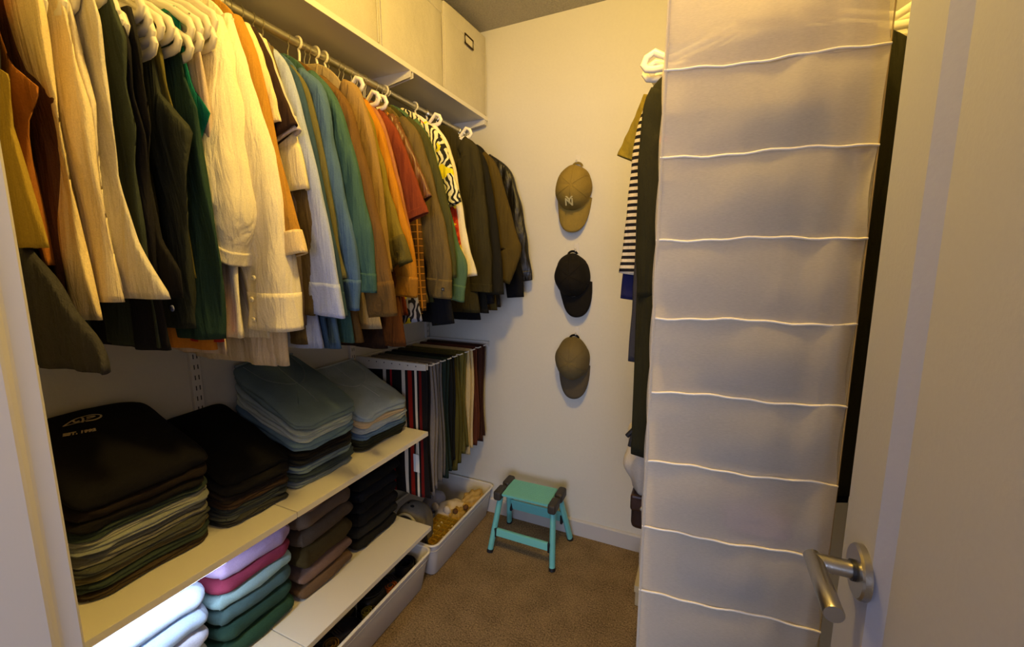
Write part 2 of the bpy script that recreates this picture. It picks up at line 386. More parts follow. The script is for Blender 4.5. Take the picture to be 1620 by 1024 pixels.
storage_box('fabric storage box on the top shelf in the corner, with metal label holder', 1.535, 1.885, True, 3)

# ------------------------------------------------------------------ hangers
def plastic_hanger(label, y, z, x0=RX, hw=.222, rz=RZ, hook=True, grp='white plastic hangers', rot=0, r=.0082, hup=.105):
    """rounded plastic hanger, z = height of its bottom bar"""
    t = thing('clothes_hanger', label, 'hanger', (x0, y, rz + .014), grp)
    cr, sr = math.cos(rot), math.sin(rot)
    def P(a, b): return Vector((x0 + a * cr, y + a * sr, z + b))
    pts = []
    top = hup
    L = [(0, top), (.035, top - .010), (.10, top - .038), (hw - .055, top - .066), (hw - .022, .036), (hw - .006, .027), (hw, .013), (hw - .007, .003), (hw - .022, 0), (.1, 0), (0, 0)]
    R = [(-a, b) for a, b in L[::-1]][1:-1]
    tube('frame', [P(a, b) for a, b in L + R], r, M_PLAST, t, closed=True, n=10, flat=.62, up=(sr, -cr, 0) if False else Vector((-sr, cr, 0)))
    zt = rz + .0125 + .004
    hk = [P(0, top)] + [Vector((x0 + .002, y, z + lerp(top, rz - z - .03, .6)))]
    hk += arc((x0, y, rz), .0168, -PI * .45, PI * 1.12, 14, (1, 0, 0), (0, 0, 1))
    hk[1] = Vector((x0 + .006, y, rz - .028))
    tube('hook', hk, .0036, M_PLAST, t, n=8)
    return t
def wire_hanger(label, y, z, x0=RX, hw=.2, rz=RZ, grp='wire hangers on the long rail'):
    t = thing('wire_hanger', label, 'hanger', (x0, y, rz + .014), grp)
    zt = min(z + .085, rz - .05)
    pts = [Vector((x0, y, zt)), Vector((x0 + .001, y, rz - .035)), Vector((x0 + .008, y, rz - .022))] + arc((x0, y, rz), .0148, -PI * .4, PI * 1.1, 14, (1, 0, 0), (0, 0, 1))
    tube('hook', pts, .0014, M_WIRE, t, n=6)
    tri = [(x0, zt), (x0 + hw * .5, lerp(zt, z, .45)), (x0 + hw, z), (x0 - hw, z), (x0 - hw * .5, lerp(zt, z, .45))]
    tube('frame', [Vector((a, y, b)) for a, b in tri], .0014, M_WIRE, t, closed=True, n=6)
    return t

# ------------------------------------------------------------------ cloth bodies
def sheet(name, zs, xl, xr, yc, b, wave, mat, parent, n=40, inner=True, topcap=True, ex=.75, ey=.55):
    """flattened cloth tube, one loop per z level"""
    V = []; Fs = []
    def loop(z, db=0, zz=None):
        l, r = xl(z), xr(z); mid = (l + r) / 2; hw = max(.004, (r - l) / 2 - db); bb = max(.0015, b(z) - db)
        for j in range(n):
            a = 2 * PI * j / n; c, s = math.cos(a), math.sin(a)
            x = mid + hw * sg(c, ex)
            y = yc(z) + bb * sg(s, ey) * (1 - .35 * abs(c) ** 6) + wave(x, z, s)
            V.append(Vector((x, y, (zz if zz is not None else z))))
    for z in zs: loop(z)
    m = len(zs)
    if inner:
        zb = zs[-1]; loop(zb, .003); loop(min(zb + .03, zs[0]), .003); m += 2
    for i in range(m - 1):
        for j in range(n): Fs.append([i * n + j, i * n + (j + 1) % n, (i + 1) * n + (j + 1) % n, (i + 1) * n + j])
    if topcap: Fs.append(list(range(n))[::-1])
    return obj(name, V, Fs, mat, parent)
def make_wave(seed, amp, ztop, zbot, f=1.0):
    r = random.Random(seed); ph = [r.uniform(0, 6.28) for _ in range(6)]; f1 = r.uniform(4.5, 7) * f; f2 = r.uniform(11, 15) * f
    def w(x, z, s=0):
        t = max(0, min(1, (ztop - z) / (ztop - zbot)))
        A = amp * (t ** .8)
        return A * (.62 * math.sin(2 * PI * f1 * x + ph[0] + 1.1 * math.sin(5 * z + ph[1])) + .38 * math.sin(2 * PI * f2 * x + ph[2] + .9 * math.sin(7 * z + ph[3]))) \
            + amp * .22 * math.sin(19 * z + 9 * x + ph[4]) * (1 if s > 0 else -1)
    return w
def smooth_poly(pts, n):
    """resample polyline of Vectors with Catmull-Rom"""
    P = [pts[0] * 2 - pts[1]] + list(pts) + [pts[-1] * 2 - pts[-2]]; out = []
    segs = len(pts) - 1
    L = [(pts[i + 1] - pts[i]).length for i in range(segs)]; T = sum(L)
    for k in range(n + 1):
        s = T * k / n; i = 0
        while i < segs - 1 and s > L[i]: s -= L[i]; i += 1
        u = min(1, s / max(L[i], 1e-6)); p0, p1, p2, p3 = P[i:i + 4]
        out.append(.5 * ((2 * p1) + (p2 - p0) * u + (2 * p0 - 5 * p1 + 4 * p2 - p3) * u * u + (3 * p1 - p0 - 3 * p2 + p3) * u ** 3))
    return out
def sleeve(name, edge, aw, bw, mat, parent, side=1, seed=0, wr=.004, s0=0, s1=1, grow=0, n=22, m=36, slant=0, inner=True):
    """edge: outer silhouette of the sleeve (world Vectors, top to cuff); aw half widths, bw half thickness"""
    r = random.Random(seed); ph = [r.uniform(0, 6.28) for _ in range(5)]
    wx = wr * .16
    E = smooth_poly(edge, 60); V = []; Fs = []; rows = []
    for k in range(m + 1):
        s = lerp(s0, s1, k / m); f = s * 60; i = min(59, int(f)); p = E[i].lerp(E[i + 1], f - i)
        j0, j1 = max(0, i - 2), min(60, i + 3); T = (E[j1] - E[j0]); T.y = 0; T.normalize()
        Nn = Vector((-T.z, 0, T.x)) * (1 if side > 0 else -1)
        if (Nn.x > 0) != (side > 0): Nn = -Nn
        a = interp([q / (len(aw) - 1) for q in range(len(aw))], aw, s); bb = interp([q / (len(bw) - 1) for q in range(len(bw))], bw, s)
        rows.append((p, T, Nn, a, bb, s))
    if inner:
        p, T, Nn, a, bb, s = rows[-1]
        rows.append((p - Nn * .003, T, Nn, a - .003, bb - .003, s)); q = rows[-4]
        rows.append((q[0] - Nn * .004, q[1], q[2], q[3] - .004, q[4] - .003, q[5]))
    for (p, T, Nn, a, bb, s) in rows:
        c0 = p - Nn * a
        for j in range(n):
            an = 2 * PI * j / n; c, si = math.cos(an), math.sin(an)
            w = wr * (1 - .75 * max(0, c)) * (math.sin(29 * s + ph[0] + 4.2 * c + 3 * math.sin(5 * s)) * .5 + math.sin(47 * s + ph[1] + 5 * c) * .3 * si + math.sin(7 * s + ph[2] + 2 * c) * .7) * min(1, s * 4)
            q = c0 + Nn * ((a + grow) * sg(c, .8)) + Vector((0, (max(.003, bb) + grow) * sg(si, .75) + w, 0)) + Nn * (wx * math.sin(27 * s + ph[3]) * min(1, s * 4))
            q += T * (slant * c * s)
            V.append(q)
    for i in range(len(rows) - 1):
        for j in range(n): Fs.append([i * n + j, i * n + (j + 1) % n, (i + 1) * n + (j + 1) % n, (i + 1) * n + j])
    Fs.append(list(range(n))[::-1])
    return obj(name, V, Fs, mat, parent), rows

SEED = [10]
GAR = []
def garment(name, label, cat, col, edge, hem, kind='knit', col2=None, sl='long', aw=None, bw=None, xref=-.885, ref=0, k=.05, b=.016, amp=.008,
            cuff=0, cuffcol=None, hang='wire', rail='L', group=None, wr=.004, slant=0, buttons=None, yfix=None, straps=False, hemslope=0, lift=0, collar=False, roll=False, bodyw=0, bodycol=None, bodykind=None):
    SEED[0] += 1; seed = SEED[0]
    x0, rz, side = (RX, RZ, 1) if rail == 'L' else (RRX, RRZ, -1)
    y0 = yfix if yfix is not None else at(*edge[ref], x=xref).y
    E = [on_lean(px, py, y0, k) for px, py in edge]
    if yfix is None:
        # k leans about z=1.8: shift so that the reference point keeps x = xref
        for _ in range(3): y0 *= xref / E[ref].x if abs(E[ref].x) > .05 else 1; E = [on_lean(px, py, y0, k) for px, py in edge]
    H = on_lean(hem[0], hem[1], y0, k); hz = H.z
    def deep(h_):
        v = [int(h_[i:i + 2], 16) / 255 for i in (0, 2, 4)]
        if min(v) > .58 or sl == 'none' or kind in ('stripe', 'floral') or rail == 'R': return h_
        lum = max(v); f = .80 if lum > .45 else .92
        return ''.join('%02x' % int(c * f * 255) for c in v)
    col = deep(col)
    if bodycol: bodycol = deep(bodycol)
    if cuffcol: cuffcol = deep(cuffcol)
    mat = fabric(col, kind, col2, True)
    S = E[0]; loc = (x0, y0, hz)
    t = thing(name, label, cat, loc, group)
    yc = lambda z: y0 + k * (1.8 - z)
    if sl == 'none':
        zs_e = [e.z for e in E][::-1]; xs_e = [e.x for e in E][::-1]
        ztop = E[0].z
        far = lambda z: interp(zs_e, xs_e, z)
        near = lambda z: max(XL + .012, 2 * x0 - far(z)) if side > 0 else min(XR - .01, 2 * x0 - far(z))
        zs = [lerp(ztop, hz, (i / 40)) for i in range(41)]
        wv = make_wave(seed, amp, ztop + .02, hz)
        tb = lambda z: interp([hz, ztop - .22, ztop], [b * 1.25, b, b * .55], z)
        if side > 0: bo = sheet('body', zs, near, far, yc, tb, wv, mat, t, n=64)
        else: bo = sheet('body', zs, far, near, yc, tb, wv, mat, t, n=64)
    else:
        hw = abs(S.x - x0) - .012 + bodyw; zS = S.z - .035; zn = min(rz - .055, S.z + .065)
        hx = abs(H.x - x0)
        def half(z):
            if z > zS: return max(.045, hw * math.sqrt(max(0, 1 - ((z - zS) / (zn - zS + .012)) ** 2)) if z < zn else .045)
            return interp([hz, zS - .2, zS], [max(hw, min(hx, hw + .06)), hw + .004, hw], z)
        far = (lambda z: x0 + side * half(z)); near = lambda z: (max(XL + .012, x0 - half(z)) if side > 0 else min(XR - .01, x0 + half(z)))
        zs = [lerp(zn, zS, (i / 10)) for i in range(10)] + [lerp(zS, hz, i / 34) for i in range(35)]
        wv = make_wave(seed, amp, zS, hz)
        tb = lambda z: interp([hz, zS - .1, zS, zn], [b * 1.2, b, b * .8, .008], z)
        bm_ = fabric(bodycol or col, bodykind or kind, col2, True)
        if side > 0: bo = sheet('body', zs, near, far, yc, tb, wv, bm_, t, n=56)
        else: bo = sheet('body', zs, far, near, yc, tb, wv, bm_, t, n=56)
        aw = aw or ([.03, .052, .06, .055, .05, .042] if sl == 'long' else [.03, .06, .075, .085])
        bw = bw or ([b * .9, b * 1.1, b * 1.1, b, b, b * .9])
        so, rows = sleeve('sleeve', E, aw, bw, mat, t, side, seed, wr, slant=slant)
        if cuff:
            sleeve('cuff', E, aw, bw, fabric(cuffcol, kind, None, True) if cuffcol else mat, t, side, seed, wr, s0=1 - cuff, s1=1.005, grow=.003 if roll else .0009, m=8, slant=slant)
        if collar:
            pts = [Vector((x0 + .05 * math.cos(a), y0 + .014 * math.sin(a), zn + .004 + .006 * math.cos(a))) for a in [2 * PI * i / 20 for i in range(20)]]
            tube('collar', pts, .011, mat, t, closed=True, n=8, flat=1.3)
        if buttons:
            for (px, py) in buttons:
                q = on_lean(px, py, y0 - .045, k)
                lathe('button', [(.0001, 0), (.0058, 0), (.0058, -.003), (.004, -.0042), (.0001, -.003)], q, (0, 1, 0), plain('shell_button', 'd8cfb4', .35), t, 14)
    if hang == 'wire': wire_hanger('thin metal hanger holding the ' + label.split(',')[0], y0, S.z - .012 if sl != 'none' else S.z, x0, min(.2, abs(S.x - x0) - .03), rz)
    elif hang == 'plastic': plastic_hanger('white plastic hanger holding the ' + label.split(',')[0], y0 - .004, S.z - .012 + lift * .3, x0, hw=abs(S.x - x0) + .022, rz=rz, r=.007, hup=.07)
    GAR.append((label, round(y0, 3), [tuple(round(c, 2) for c in e) for e in E], round(hz, 3)))
    t['_o'] = loc
    return t, E, y0, k, b

# ------------------------------------------------------------------ garments on the left rail, near to far
T_ = 'hanging tops on the long rail'
def tank(name, label, col, edge, hem, **k):
    k.setdefault('hang', None); k.setdefault('b', .010); k.setdefault('amp', .009)
    return garment(name, label, 'top', col, edge, hem, sl='none', **k)
tank('long_top', 'charcoal jersey dress with flared hem beside the door frame', '3c3b3b', [(-60, -60), (-8, 60), (5, 200), (38, 365), (100, 470), (162, 577)], (150, 590), ref=5, xref=-.79, b=.012, amp=.012)
tank('tank_top', 'olive mustard ribbed tank top nearest the door frame', 'a38a38', [(-40, 60), (-12, 100), (12, 118), (22, 200), (50, 300), (78, 392)], (78, 392), ref=2, xref=-.86)
tank('tank_top', 'rust orange ribbed tank top between the mustard and brown ones', 'a5692c', [(-20, -60), (-2, 40), (20, 100), (57, 138), (50, 190), (62, 300), (80, 400)], (80, 420), ref=3, xref=-.86)
tank('tank_top', 'dark brown knitted tank top left of the cream ones', '5c3d2a', [(-10, -80), (12, 20), (44, 112), (88, 154), (84, 230), (98, 340), (112, 462)], (112, 465), ref=3, xref=-.87)
tank('tank_top', 'dark purple tank top with thin straps behind the rust one', '322733', [(28, -80), (52, 10), (64, 100), (80, 160), (82, 260), (92, 380)], (100, 440), yfix=.333)
tank('tank_top', 'butter cream tank top with wavy seam and lowest hem', 'e8d3a0', [(58, -40), (72, 20), (84, 90), (98, 162), (104, 260), (130, 380), (162, 496)], (150, 505), ref=3, xref=-.87, amp=.013)
tank('tank_top', 'cream linen tank top with gathered folds and straight hem', 'ead9b4', [(85, -40), (100, 20), (114, 90), (133, 165), (146, 250), (172, 370), (194, 466)], (180, 477), ref=3, xref=-.87, amp=.012)
tank('tank_top', 'pale cream strap top just left of the off-white tank top', 'e6dac2', [(98, -40), (112, 20), (126, 90), (145, 162), (158, 260), (176, 370), (196, 455)], (190, 460), ref=3, xref=-.875, amp=.01)
tank('tank_top', 'smooth off-white tank top with flaring corner hem', 'd8d0bc', [(140, -30), (157, 30), (162, 100), (174, 180), (184, 280), (215, 380), (259, 468)], (225, 472), ref=3, xref=-.87, amp=.008)
tank('tank_top', 'dark grey green tank top right of the off-white one', '3a4238', [(170, -20), (196, 60), (200, 130), (216, 205), (218, 260), (232, 360), (240, 470)], (215, 545), ref=3, xref=-.875)
tank('long_top', 'long black dress with its hem low over the grey wall', '1c1b20', [(178, 0), (204, 70), (208, 150), (226, 215), (230, 300), (245, 400), (268, 552)], (250, 552), ref=3, xref=-.875, b=.012)
tank('tank_top', 'black tank top with a small metal buckle', '1f1e1f', [(205, 10), (222, 80), (228, 130), (240, 200), (238, 290), (260, 380), (286, 430)], (270, 470), ref=3, xref=-.875)
tank('tank_top', 'charcoal wool tank top with draped armhole', '363a31', [(222, 10), (243, 84), (256, 150), (300, 203), (297, 290), (300, 400), (302, 500)], (300, 520), ref=3, xref=-.855, b=.014, amp=.014)
tank('tank_top', 'olive striped strap top between dark wool tank tops', '6b6430', [(232, 10), (255, 84), (262, 130), (276, 180), (272, 260), (280, 300)], (284, 440), ref=3, xref=-.90)
tank('long_top', 'long dark green ribbed tunic left of the white shirts', '2a4238', [(268, 20), (284, 80), (290, 120), (312, 172), (320, 240), (334, 330), (348, 420), (349, 534)], (340, 536), ref=3, xref=-.875, b=.015, amp=.010)
tank('tank_top', 'bright teal strap top peeking above the dark green tunic', '1d7c68', [(278, 10), (294, 90), (306, 140), (330, 178), (318, 215), (314, 300), (320, 420)], (330, 500), ref=3, xref=-.875)
tank('long_top', 'orange skirt-length top showing only its hem below the black dress', 'c9822f', [(266, 60), (270, 90), (276, 150), (288, 200), (300, 300), (318, 420), (338, 548)], (330, 553), yfix=.505)
tank('tank_top', 'red top with a sliver of hem beside the dark green tunic', 'a52a1e', [(280, 60), (284, 90), (292, 150), (302, 200), (312, 300), (328, 420), (352, 535)], (350, 541), yfix=.515)
tank('tank_top', 'pale pink strap top right of the bright teal one', 'cbb8a8', [(300, 20), (318, 85), (324, 120), (334, 190), (332, 280), (338, 420)], (350, 560), ref=3, xref=-.885)
# hangers of the near group
hangs = [(70, 22, 'tank tops nearest the door frame'), (103, 24, 'dark brown knitted tank top'), (122, 14, 'butter cream tank top'), (146, 28, 'cream linen tank top'),
         (168, 2, 'pale cream strap top'), (187, 36, 'off-white tank top'), (192, 50, 'dark grey green tank top, loop below its neighbour'), (201, 58, 'long black dress'),
         (226, 28, 'black tank top with buckle, topmost loop'), (237, 48, 'charcoal wool tank top, second loop'), (243, 68, 'charcoal top, lower loop of its bunch'), (246, 86, 'dark tank tops, lowest loop of its bunch'),
         (257, 60, 'olive striped strap top, small loop'), (273, 62, 'dark tops, tall loop mid-bunch'), (284, 80, 'olive top, broad lower loop'),
         (305, 62, 'long dark green tunic, tall loop'), (303, 92, 'bright teal strap top, lowest loop'), (318, 62, 'orange hem top, tall slim loop'), (319, 80, 'red top, low loop'), (331, 58, 'pale pink top, rear loop'), (342, 50, 'first white shirt, tall last loop'), (340, 76, 'first white shirt, low last loop')]
_r = random.Random(5)
for px, py, lab in hangs:
    p = at(px, py - 4, x=-.882)
    plastic_hanger('white plastic hanger of the ' + lab, p.y, p.z, hw=.217, r=.0088, hup=min(.125, RZ - .03 - p.z), grp='white plastic hangers crowded at the near end')

# shirts and jackets
g = garment
g('shirt', 'white linen shirt with a wide elbow-length sleeve, nearest shirt', 'shirt', 'efe6cc', [(348, 24), (360, 70), (378, 160), (392, 270), (398, 330), (388, 396)], (352, 530), aw=[.02, .05, .075, .09, .095, .098], bw=[.012, .03, .045, .055, .062, .064], ref=0, b=.015, amp=.01, wr=.008, cuff=.05, roll=True, collar=True, xref=-.90, k=.0, slant=.035)
g('shirt', 'white cotton shirt with long rolled sleeve and three buttons', 'shirt', 'f2e8cc', [(366, 22), (384, 75), (412, 170), (442, 290), (461, 430), (471, 521)], (400, 532), aw=[.02, .045, .058, .064, .068, .070], bw=[.012, .024, .034, .038, .04, .042], b=.015, amp=.01, wr=.008, cuff=.13, collar=True, xref=-.90, buttons=[(402, 440), (399, 474), (402, 506)])
g('shirt', 'beige white shirt with straight cuff hanging lowest above the jeans', 'shirt', 'dccdb4', [(372, 30), (386, 100), (408, 220), (430, 340), (446, 460), (457, 579)], (385, 570), aw=[.02, .045, .05, .05, .046, .040], b=.013, amp=.012, xref=-.895, ref=0, k=.06)
g('cardigan', 'golden orange cardigan with pale turned-back cuff', 'sweater', 'e2a540', [(378, 24), (398, 70), (420, 150), (444, 260), (466, 340), (481, 398)], (468, 524), aw=[.02, .042, .048, .045, .042, .040], b=.016, xref=-.895, cuff=.10, roll=True, cuffcol='e8cf98', bodyw=.01)
g('t_shirt', 'cream knitted top with a very short sleeve', 'shirt', 'e9d9a8', [(392, 36), (410, 75), (430, 135), (444, 192)], (440, 500), sl='short', xref=-.895, aw=[.02, .045, .055, .06], b=.012)
g('t_shirt', 'dark brown tee with short flared sleeve', 'shirt', '3b2a22', [(402, 42), (424, 85), (448, 148), (469, 196)], (455, 500), sl='short', xref=-.895, aw=[.02, .05, .065, .075], b=.012)
g('t_shirt', 'lilac white tee with rolled short sleeve', 'shirt', 'cfc3bd', [(410, 52), (428, 90), (452, 150), (472, 205)], (470, 500), sl='short', xref=-.895, aw=[.02, .05, .06, .065], b=.012, cuff=.14, roll=True)
g('sweater', 'cream sweater with ribbed half sleeve rolled at its end', 'sweater', 'e0d2a4', [(418, 60), (436, 110), (458, 180), (478, 250), (487, 298)], (470, 520), sl='short', xref=-.895, aw=[.02, .05, .058, .062, .064], b=.014, cuff=.3, cuffcol='e4d8ae')
g('sweater', 'mauve grey sweater body showing under the cream ribbed sleeve', 'sweater', '85756f', [(424, 66), (442, 130), (462, 230), (474, 330), (480, 430), (483, 515)], (475, 520), xref=-.895, b=.013)
g('shirt', 'olive brown shirt left of the light blue one', 'shirt', '6a5a3a', [(430, 72), (450, 130), (474, 220), (494, 310), (502, 380), (498, 500)], (490, 545), xref=-.895, b=.013, aw=[.02, .04, .045, .045, .04, .035])
g('shirt', 'light blue oxford shirt with open cuff', 'shirt', 'a6b2d4', [(436, 78), (458, 112), (486, 210), (512, 320), (530, 420), (543, 496)], (508, 552), xref=-.893, b=.013, cuff=.13, aw=[.02, .042, .046, .045, .045, .05], slant=.01)
g('jacket', 'dark indigo denim jacket behind the light blue shirt', 'jacket', '43607e', [(452, 96), (474, 128), (494, 205), (516, 320), (536, 420), (548, 500)], (540, 552), kind='denim', xref=-.893, b=.014, cuff=.1)
g('jacket', 'thin olive jacket between two denim jackets', 'jacket', '6f6a40', [(462, 103), (486, 138), (505, 210), (522, 300), (538, 400), (548, 440)], (545, 500), xref=-.893, b=.012)
dj = g('jacket', 'mid blue denim jacket with stitched cuff', 'jacket', '5f83a8', [(480, 108), (512, 142), (530, 235), (548, 330), (564, 400), (568, 490)], (540, 552), kind='denim', xref=-.89, b=.017, cuff=.12, aw=[.02, .045, .052, .052, .046, .036], wr=.008)
g('jacket', 'dark teal green jacket with creased sleeve', 'jacket', '44665c', [(496, 112), (528, 150), (558, 235), (578, 320), (590, 390), (593, 462)], (580, 545), xref=-.89, b=.017, aw=[.02, .045, .052, .054, .05, .042], wr=.008, cuff=.08)
g('sweater', 'brown sweatshirt with long ribbed cuff', 'sweater', '83602f', [(512, 120), (552, 165), (582, 270), (602, 360), (618, 440), (627, 498)], (600, 545), xref=-.885, b=.018, aw=[.02, .048, .054, .054, .05, .04], cuff=.14, cuffcol='7a5a2c', wr=.008)
g('blazer', 'tan wool blazer with sharp shoulder', 'jacket', 'b69358', [(548, 126), (568, 142), (590, 215), (606, 310), (614, 385), (620, 430)], (618, 522), xref=-.885, b=.017, aw=[.02, .05, .055, .052, .046, .04], bodycol='c9b183')
g('jacket', 'yellow olive field jacket with bunched cuff', 'jacket', '9a8630', [(566, 145), (586, 185), (606, 262), (624, 330), (640, 375), (652, 412)], (630, 500), xref=-.885, b=.016, aw=[.02, .045, .05, .05, .05, .045], wr=.012, cuff=.16, cuffcol='75682c', hang='plastic', lift=.035)
g('sweater', 'mustard yellow sweater with thick rolled cuff', 'sweater', 'dc9424', [(580, 158), (602, 200), (624, 280), (645, 355), (658, 415), (657, 470)], (640, 505), xref=-.885, b=.016, aw=[.02, .045, .05, .048, .046, .044], cuff=.10, roll=True, cuffcol='c98a2a', wr=.008)
g('shirt', 'salmon pink shirt beside the mustard sweater', 'shirt', 'c98558', [(592, 166), (611, 205), (632, 285), (648, 360), (656, 400)], (648, 500), xref=-.885, b=.012, hang='plastic', lift=.035)
g('t_shirt', 'rust red tee with wide short sleeve', 'shirt', '964524', [(604, 172), (630, 210), (654, 270), (677, 335)], (660, 500), sl='short', xref=-.885, b=.014, aw=[.02, .05, .06, .066], hang='plastic', lift=.035, cuff=.06)
g('shirt', 'glossy chestnut short sleeved shirt', 'shirt', '6e421d', [(622, 180), (642, 215), (664, 265), (683, 310)], (665, 495), sl='short', xref=-.885, kind='leather', b=.013, aw=[.02, .045, .05, .052])
g('shirt', 'brown plaid shirt hanging straight below the rust tee', 'shirt', '6a4a22', [(628, 184), (646, 230), (660, 300), (668, 380), (672, 440), (674, 492)], (668, 497), kind='plaid', col2='b9802f', xref=-.885, b=.014)
wj = g('jacket', 'olive brown work jacket with metal eyelet on its cuff', 'jacket', '6d5c36', [(640, 184), (664, 215), (686, 290), (704, 360), (714, 420), (714, 472)], (690, 480), xref=-.882, b=.018, aw=[.02, .05, .055, .054, .05, .045], cuff=.10, wr=.008)
g('jacket', 'dark olive jacket left of the floral shirt', 'jacket', '4b4a26', [(648, 184), (676, 215), (700, 290), (714, 350), (720, 400), (722, 440)], (715, 480), xref=-.882, b=.014)
g('hoodie', 'sea green windbreaker with gathered cuff', 'jacket', '54704f', [(660, 188), (684, 230), (706, 310), (724, 380), (738, 420), (734, 477)], (720, 478), xref=-.882, b=.015, wr=.008, cuff=.08)
g('shirt', 'yellow white and black leaf print shirt', 'shirt', 'e2dcae', [(676, 192), (700, 220), (716, 268), (730, 318)], (730, 470), sl='short', kind='floral', col2='2b2a20', xref=-.88, b=.015, aw=[.02, .048, .055, .058], cuff=.1, wr=.008)
g('shirt', 'orange red print shirt, a thin strip beside the white one', 'shirt', 'c9482a', [(684, 200), (702, 240), (718, 310), (728, 380), (734, 430)], (742, 476), kind='floral', col2='a02a18', xref=-.88, b=.012)
g('shirt', 'white long sleeved shirt with crumpled cuff', 'shirt', 'ece4ca', [(690, 198), (712, 235), (730, 320), (741, 385), (750, 415), (754, 436)], (745, 470), xref=-.88, b=.014, aw=[.02, .04, .036, .034, .036, .036], wr=.008, hang='plastic', lift=.04)
g('coat', 'dark olive hooded parka with high shoulder', 'coat', '3d3820', [(738, 216), (756, 236), (766, 300), (773, 360), (777, 410), (777, 462)], (760, 495), xref=-.86, b=.02, aw=[.03, .052, .055, .052, .05, .046], cuff=.05, wr=.008, hang='plastic', lift=.02)
g('coat', 'near black coat behind the hooded parka', 'coat', '24221b', [(752, 228), (770, 258), (782, 320), (790, 380), (795, 430), (797, 466)], (800, 497), xref=-.86, b=.018, k=.03)
g('jacket', 'moss brown wool jacket near the back wall', 'jacket', '59491f', [(768, 240), (786, 262), (804, 320), (818, 372), (824, 400), (806, 450)], (808, 492), xref=-.855, b=.018, k=.02, aw=[.03, .05, .052, .05, .048, .04])
g('jacket', 'black leather jacket with creased elbow against the back wall', 'jacket', '1f1c14', [(776, 244), (806, 268), (824, 320), (834, 380), (838, 415), (842, 442)], (828, 488), kind='leather', yfix=1.84, b=.019, k=0, aw=[.03, .05, .054, .052, .05, .046], wr=.012, cuff=.07)
g('sweater', 'black sweater with drooping cuff above the trouser rack', 'sweater', '16161a', [(655, 190), (672, 240), (690, 320), (703, 400), (712, 470), (719, 512)], (690, 510), xref=-.89, b=.012, aw=[.02, .04, .045, .045, .045, .045])
g('shirt', 'dark brown long shirt hanging behind the tan blazer', 'shirt', '5b3412', [(570, 160), (592, 240), (612, 340), (626, 430), (636, 500), (642, 548)], (612, 552), xref=-.893, b=.012, aw=[.02, .04, .042, .042, .04, .04], bodycol='2a1b12')
g('shirt', 'patterned black and white shirt hem above the trouser rack', 'shirt', '1c1d24', [(604, 180), (622, 250), (642, 350), (654, 430), (662, 480), (668, 508)], (668, 508), kind='floral', col2='8f8f96', xref=-.893, b=.01)
g('coat', 'black wool coat hanging lowest near the back wall', 'coat', '141416', [(736, 222), (752, 246), (764, 310), (772, 370), (776, 430), (782, 480)], (786, 508), xref=-.91, b=.018, k=.03)
g('jacket', 'black jacket with plain hem next to the leather jacket', 'jacket', '17171a', [(770, 250), (790, 280), (808, 330), (820, 380), (826, 430), (829, 470)], (829, 492), yfix=1.80, b=.015, k=0)
# details on garments
def disc(name, parent, px, py, y, r, mat, depth=.004):
    p = at(px, py, y=y); return lathe(name, [(.0001, 0), (r, 0), (r, -depth * .6), (r * .85, -depth), (.0001, -depth)], p, (0, 1, 0), mat, parent, 18)

# small details on single garments
def find(lab): return [o for o in bpy.data.objects if o.get('label', '').startswith(lab)][0]
dk = find('long dark green ribbed tunic')
bk = find('charcoal wool tank top')
p = at(273, 488, y=bk['_o'][1] - .012)
bt = lathe('button_badge', [(.0001, 0), (.0062, 0), (.0062, -.0012), (.005, -.002), (.0001, -.002)], p, (0, 1, 0), plain('badge_blue', '8c94c8', .3), bk, 20); bt['label'] = 'small round blue badge'
sub(bt, bk); text_obj('badge_letter', 'B', .009, p + Vector((-.0026, -.0024, -.003)), (PI / 2, 0, 0), plain('badge_ink', '23284a', .5), bk)
p = at(701, 458, y=wj[2] + .05 * .5 - wj[4] - .006)
lathe('eyelet', [(.0001, 0), (.006, 0), (.006, -.002), (.0025, -.0025), (.0001, -.001)], p, (0, 1, 0), M_STEEL, wj[0], 16)

